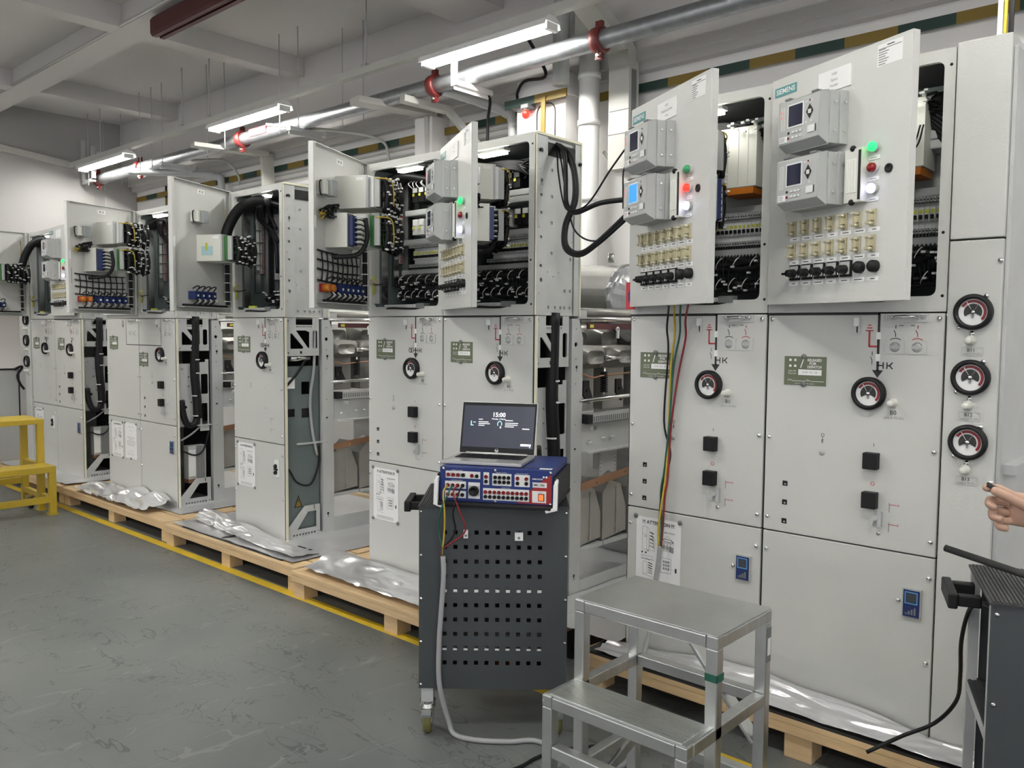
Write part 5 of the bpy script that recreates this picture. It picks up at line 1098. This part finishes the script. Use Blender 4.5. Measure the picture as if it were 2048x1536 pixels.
for k in range(16): tr.box(.02, SW-.02, .010+k*.0082, .0145+k*.0082, zl+.002, zl+.0042)
obj('tread', tr, st, label='ribbed lower tread'); obj('platform', MB(K['alu_plate']).box(.003, SW-.003, y1+.002, y2-.002, zh-.0005, zh+.003), st, label='worn flat top platform', bev=.001)
obj('green_band', MB(K['greenw']).box(SW+.0, SW+.001, y1-.001, y1+.036, .58, .60).box(SW-.035, SW+.001, y1-.001, y1, .58, .60), st, label='green tape band')
obj('sticker', MB(K['greyd']).box(SW, SW+.0015, y2-.030, y2-.004, .55, .65).box(SW+.0015, SW+.002, y2-.026, y2-.008, .57, .62, K['paper']), st, label='dark sticker with white print')
# ------------------------------------------------------------ yellow steps
ys = thing('yellow_steps', (-5.80, -1.30, 0), label='yellow painted steel step stand at the left edge', cat='steps')
def ytube(p, q, a=.05, c=.05): return MB(K['ystep']).bar(p, q, a, c)
YX, YY = .43, .87
obj('platform', MB(K['ystep']).box(0, YX, 0, YY, .70, .74), ys, bev=.003); obj('step', MB(K['ystep']).box(YX+.001, YX+.24, 0, YY, .335, .385), ys, bev=.003)
for x, z in ((.03, .70), (YX-.026, .70), (YX+.215, .335)):
    for y in (.03, YY-.026): obj('leg', ytube((x, y, .006), (x, y, z)), ys, bev=.002); obj('foot_plate', cached('fp', lambda: MB(K['ystep']).box(-.05, .05, -.035, .035, 0, .006)), ys, (x, y, 0))
for y in (.03, YY-.026): obj('rail', ytube((.055, y, .12), (YX+.19, y, .12), .04, .04), ys); obj('rail', ytube((.055, y, .36), (YX-.052, y, .36), .04, .04), ys)
obj('rail', ytube((YX+.215, .056, .12), (YX+.215, YY-.052, .12), .04, .05), ys, bev=.002); obj('rail', ytube((.03, .056, .2), (.03, YY-.052, .2), .04, .05), ys)
obj('caster', MB(K['steel']).box(-.02, .02, -.03, .03, .09, .11).box(-.018, -.014, -.015, .015, .04, .09).box(.014, .018, -.015, .015, .04, .09), ys, (.29, YY-.07, 0)); obj('wheel', MB(K['rubber']).lathe([(.015, -.012), (.05, -.012), (.05, .012), (.015, .012)], (0, 0, .05), (0, 1, 0), n=20).lathe([(0, -.013), (.016, -.013), (.016, .013), (0, .013)], (0, 0, .05), (0, 1, 0), K['steel'], 12), ys, (.29, YY-.07, 0))
# ------------------------------------------------------------ whiteboard and grey cabinet at the left edge
wb = thing('whiteboard_stand', (-7.30, .01, 0), label='white panel with rounded corner over a grey cabinet body at the left edge', cat='cabinet')
obj('white_door', MB(K['board']).plate(rrect(-1.3, 0, 1.072, 1.90, .03), [], 'x', 0, .03), wb, bev=.004); obj('body', MB(K['grey']).box(-.4, -.001, -1.3, -.002, .10, 1.90), wb, bev=.004)
obj('rubber_strap', MB(K['black']).box(.001, .012, -1.2, -.03, 1.055, 1.070).tube([(.04, -.06, 1.06), (.035, .0, 1.09), (.03, .01, 1.07), (.03, -.03, 1.0), (.03, -.01, .92), (.02, .03, .86)], .012, n=8), wb)
obj('edge_trim', MB(K['black']).box(.001, .01, -.015, -.005, .25, 1.05), wb)
for k in range(2):
    t = thing('cylinder_clamp', (-7.15+k*.09, -.36, 0), label='small silver clamp cylinder by the left edge, %s one' % ('left', 'right')[k], cat='clamp')
    obj('body', MB(K['steel']).cyl((0, 0, .28), (0, 0, .40), .022, n=14).cyl((0, 0, .0), (0, 0, .28), .012, K['galv'], 10), t)
obj('grab_rail', MB(K['steel']).tube([(-7.05, -1.0, .42), (-7.05, -.28, .42)], .016, n=10, smooth=False).cyl((-7.05, -.5, .42), (-7.05, -.5, 0), .012, n=8), label='horizontal silver rail near the floor at the left edge', cat='rail')
# ------------------------------------------------------------ right cart with rod
rc = thing('tool_cart', (1.503, -.678, 0), R(20.6), label='second dark tool cart at the right edge with open shelves', cat='cart')
RW, RD = .55, .352
obj('front_panel', MB(K['cart']).box(0, RW, -.001, .002, .14, .842), rc)
for k, z in enumerate((.16, .53)): 
    sb = MB(K['cart_top']).box(.002, RW, .0025, RD, z-.02, z)
    for i in range(40): sb.box(.004+i*.0135, .010+i*.0135, .005, RD-.01, z, z+.002)
    sb.box(.0, .002, .0, RD, z-.03, z-.005, K['galv']); obj('shelf', sb, rc)
tp = MB(K['cart_top']).box(-.004, RW+.004, -.006, RD+.004, .842, .848)
for k in range(60): tp.box(.004+k*.009, .009+k*.009, .002, RD-.002, .848, .8505)
obj('rubber_top', tp, rc)
for y in (.012, RD-.012):
    for x in (.012, RW-.012): obj('corner_post', MB(K['galv']).box(x-.012, x+.012, y-.0095, y+.012, .02, .842), rc)
for k in range(3): obj('screw', cached('cscrew', lambda: MB(K['chrome'])), rc, (.014, -.001, .82-k*.22))
obj('back_panel', MB(K['cart']).box(.03, RW, RD-.003, RD-.001, .14, .842), rc)
obj('push_handle', MB(K['black']).box(-.055, 0, .13, .155, .79, .82).box(-.055, 0, .25, .275, .79, .82).box(-.078, -.055, .12, .285, .785, .825), rc, bev=.004)
obj('rod', MB(K['rubber']).cyl((1.338, -.444, .905), (1.72, -.545, .862), .0095, n=12), label='black rubber-coated rod lying across the second cart', cat='rod')
obj('wooden_handle', MB(K['wood']).bar((1.56, -.50, .861), (1.75, -.52, .861), .02, .016), label='small wooden handle on the second cart', cat='tool', bev=.003)
cable('drooping_cable', [(1.52, -.62, .80), (1.457, -.52, .795), (1.395, -.40, .74), (1.358, -.32, .62), (1.34, -.24, .49), (1.315, -.17, .38), (1.25, -.14, .28), (1.169, -.19, .228), (1.086, -.25, .170)], .006, 'cable', 'thin black cable drooping from the second cart over the foil')
# ------------------------------------------------------------ hand reaching in at the right
def hand():
    o = Vector((1.592, -.910, 1.120)); e1 = Vector((-.742, -.671, 0)); e2 = Vector((0, 0, 1)); e3 = Vector((.669, -.74, .06))
    V = []; E_ = []; Rr = []
    def v(a, b_, c, r): V.append(o+e1*a+e2*b_+e3*c); Rr.append(r); return len(V)-1
    root = v(-.045, -.004, 0, .042); wr = v(-.10, -.012, 0, .030); fa = v(-.20, -.03, 0, .036); el = v(-.34, -.07, 0, .044); E_.extend([(root, wr), (wr, fa), (fa, el)])
    pm = v(-.008, -.002, -.004, .036); E_.append((root, pm))
    def chain(s, pts, r):
        p = s
        for i, (a, b_, c) in enumerate(pts): q = v(a, b_, c, r*(1-.07*i)); E_.append((p, q)); p = q
    chain(pm, [(.014, .030, .000), (.046, .046, .006), (.070, .048, .014), (.084, .050, .020)], .0112)
    chain(pm, [(.018, .014, -.006), (.058, .022, .000), (.070, .014, .016), (.058, .006, .028)], .0112)
    chain(pm, [(.016, -.006, -.008), (.052, -.001, .000), (.062, -.012, .016), (.044, -.016, .026)], .0108)
    chain(pm, [(.010, -.024, -.008), (.040, -.022, .000), (.046, -.034, .014), (.028, -.036, .022)], .0100)
    chain(root, [(-.018, .004, .024), (.016, .018, .034), (.048, .036, .034), (.074, .047, .028)], .0120)
    me = bpy.data.meshes.new('hand'); me.from_pydata([tuple(x) for x in V], E_, []); me.materials.append(K['skin'])
    ob = bpy.data.objects.new('hand', me); C.objects.link(ob); sk = ob.modifiers.new('skin', 'SKIN'); 
    for i, r in enumerate(Rr): me.skin_vertices[0].data[i].radius = (r, r)
    me.skin_vertices[0].data[0].use_root = True
    sk.use_smooth_shade = True; su = ob.modifiers.new('sub', 'SUBSURF'); su.levels = 2; su.render_levels = 2
    props(ob, 'bare hand and forearm of a person reaching in from the right edge', 'person')
    b = MB(K['rubber']); p = o+e1*.078+e2*.056+e3*.022; q = o+e1*.040+e2*.036+e3*.026; b.cyl(p, q, .0055, n=10); obj('small_tool', b, label='small black object pinched between thumb and finger of the hand', cat='tool')
try: hand()
except Exception as ex: print('HAND', ex)
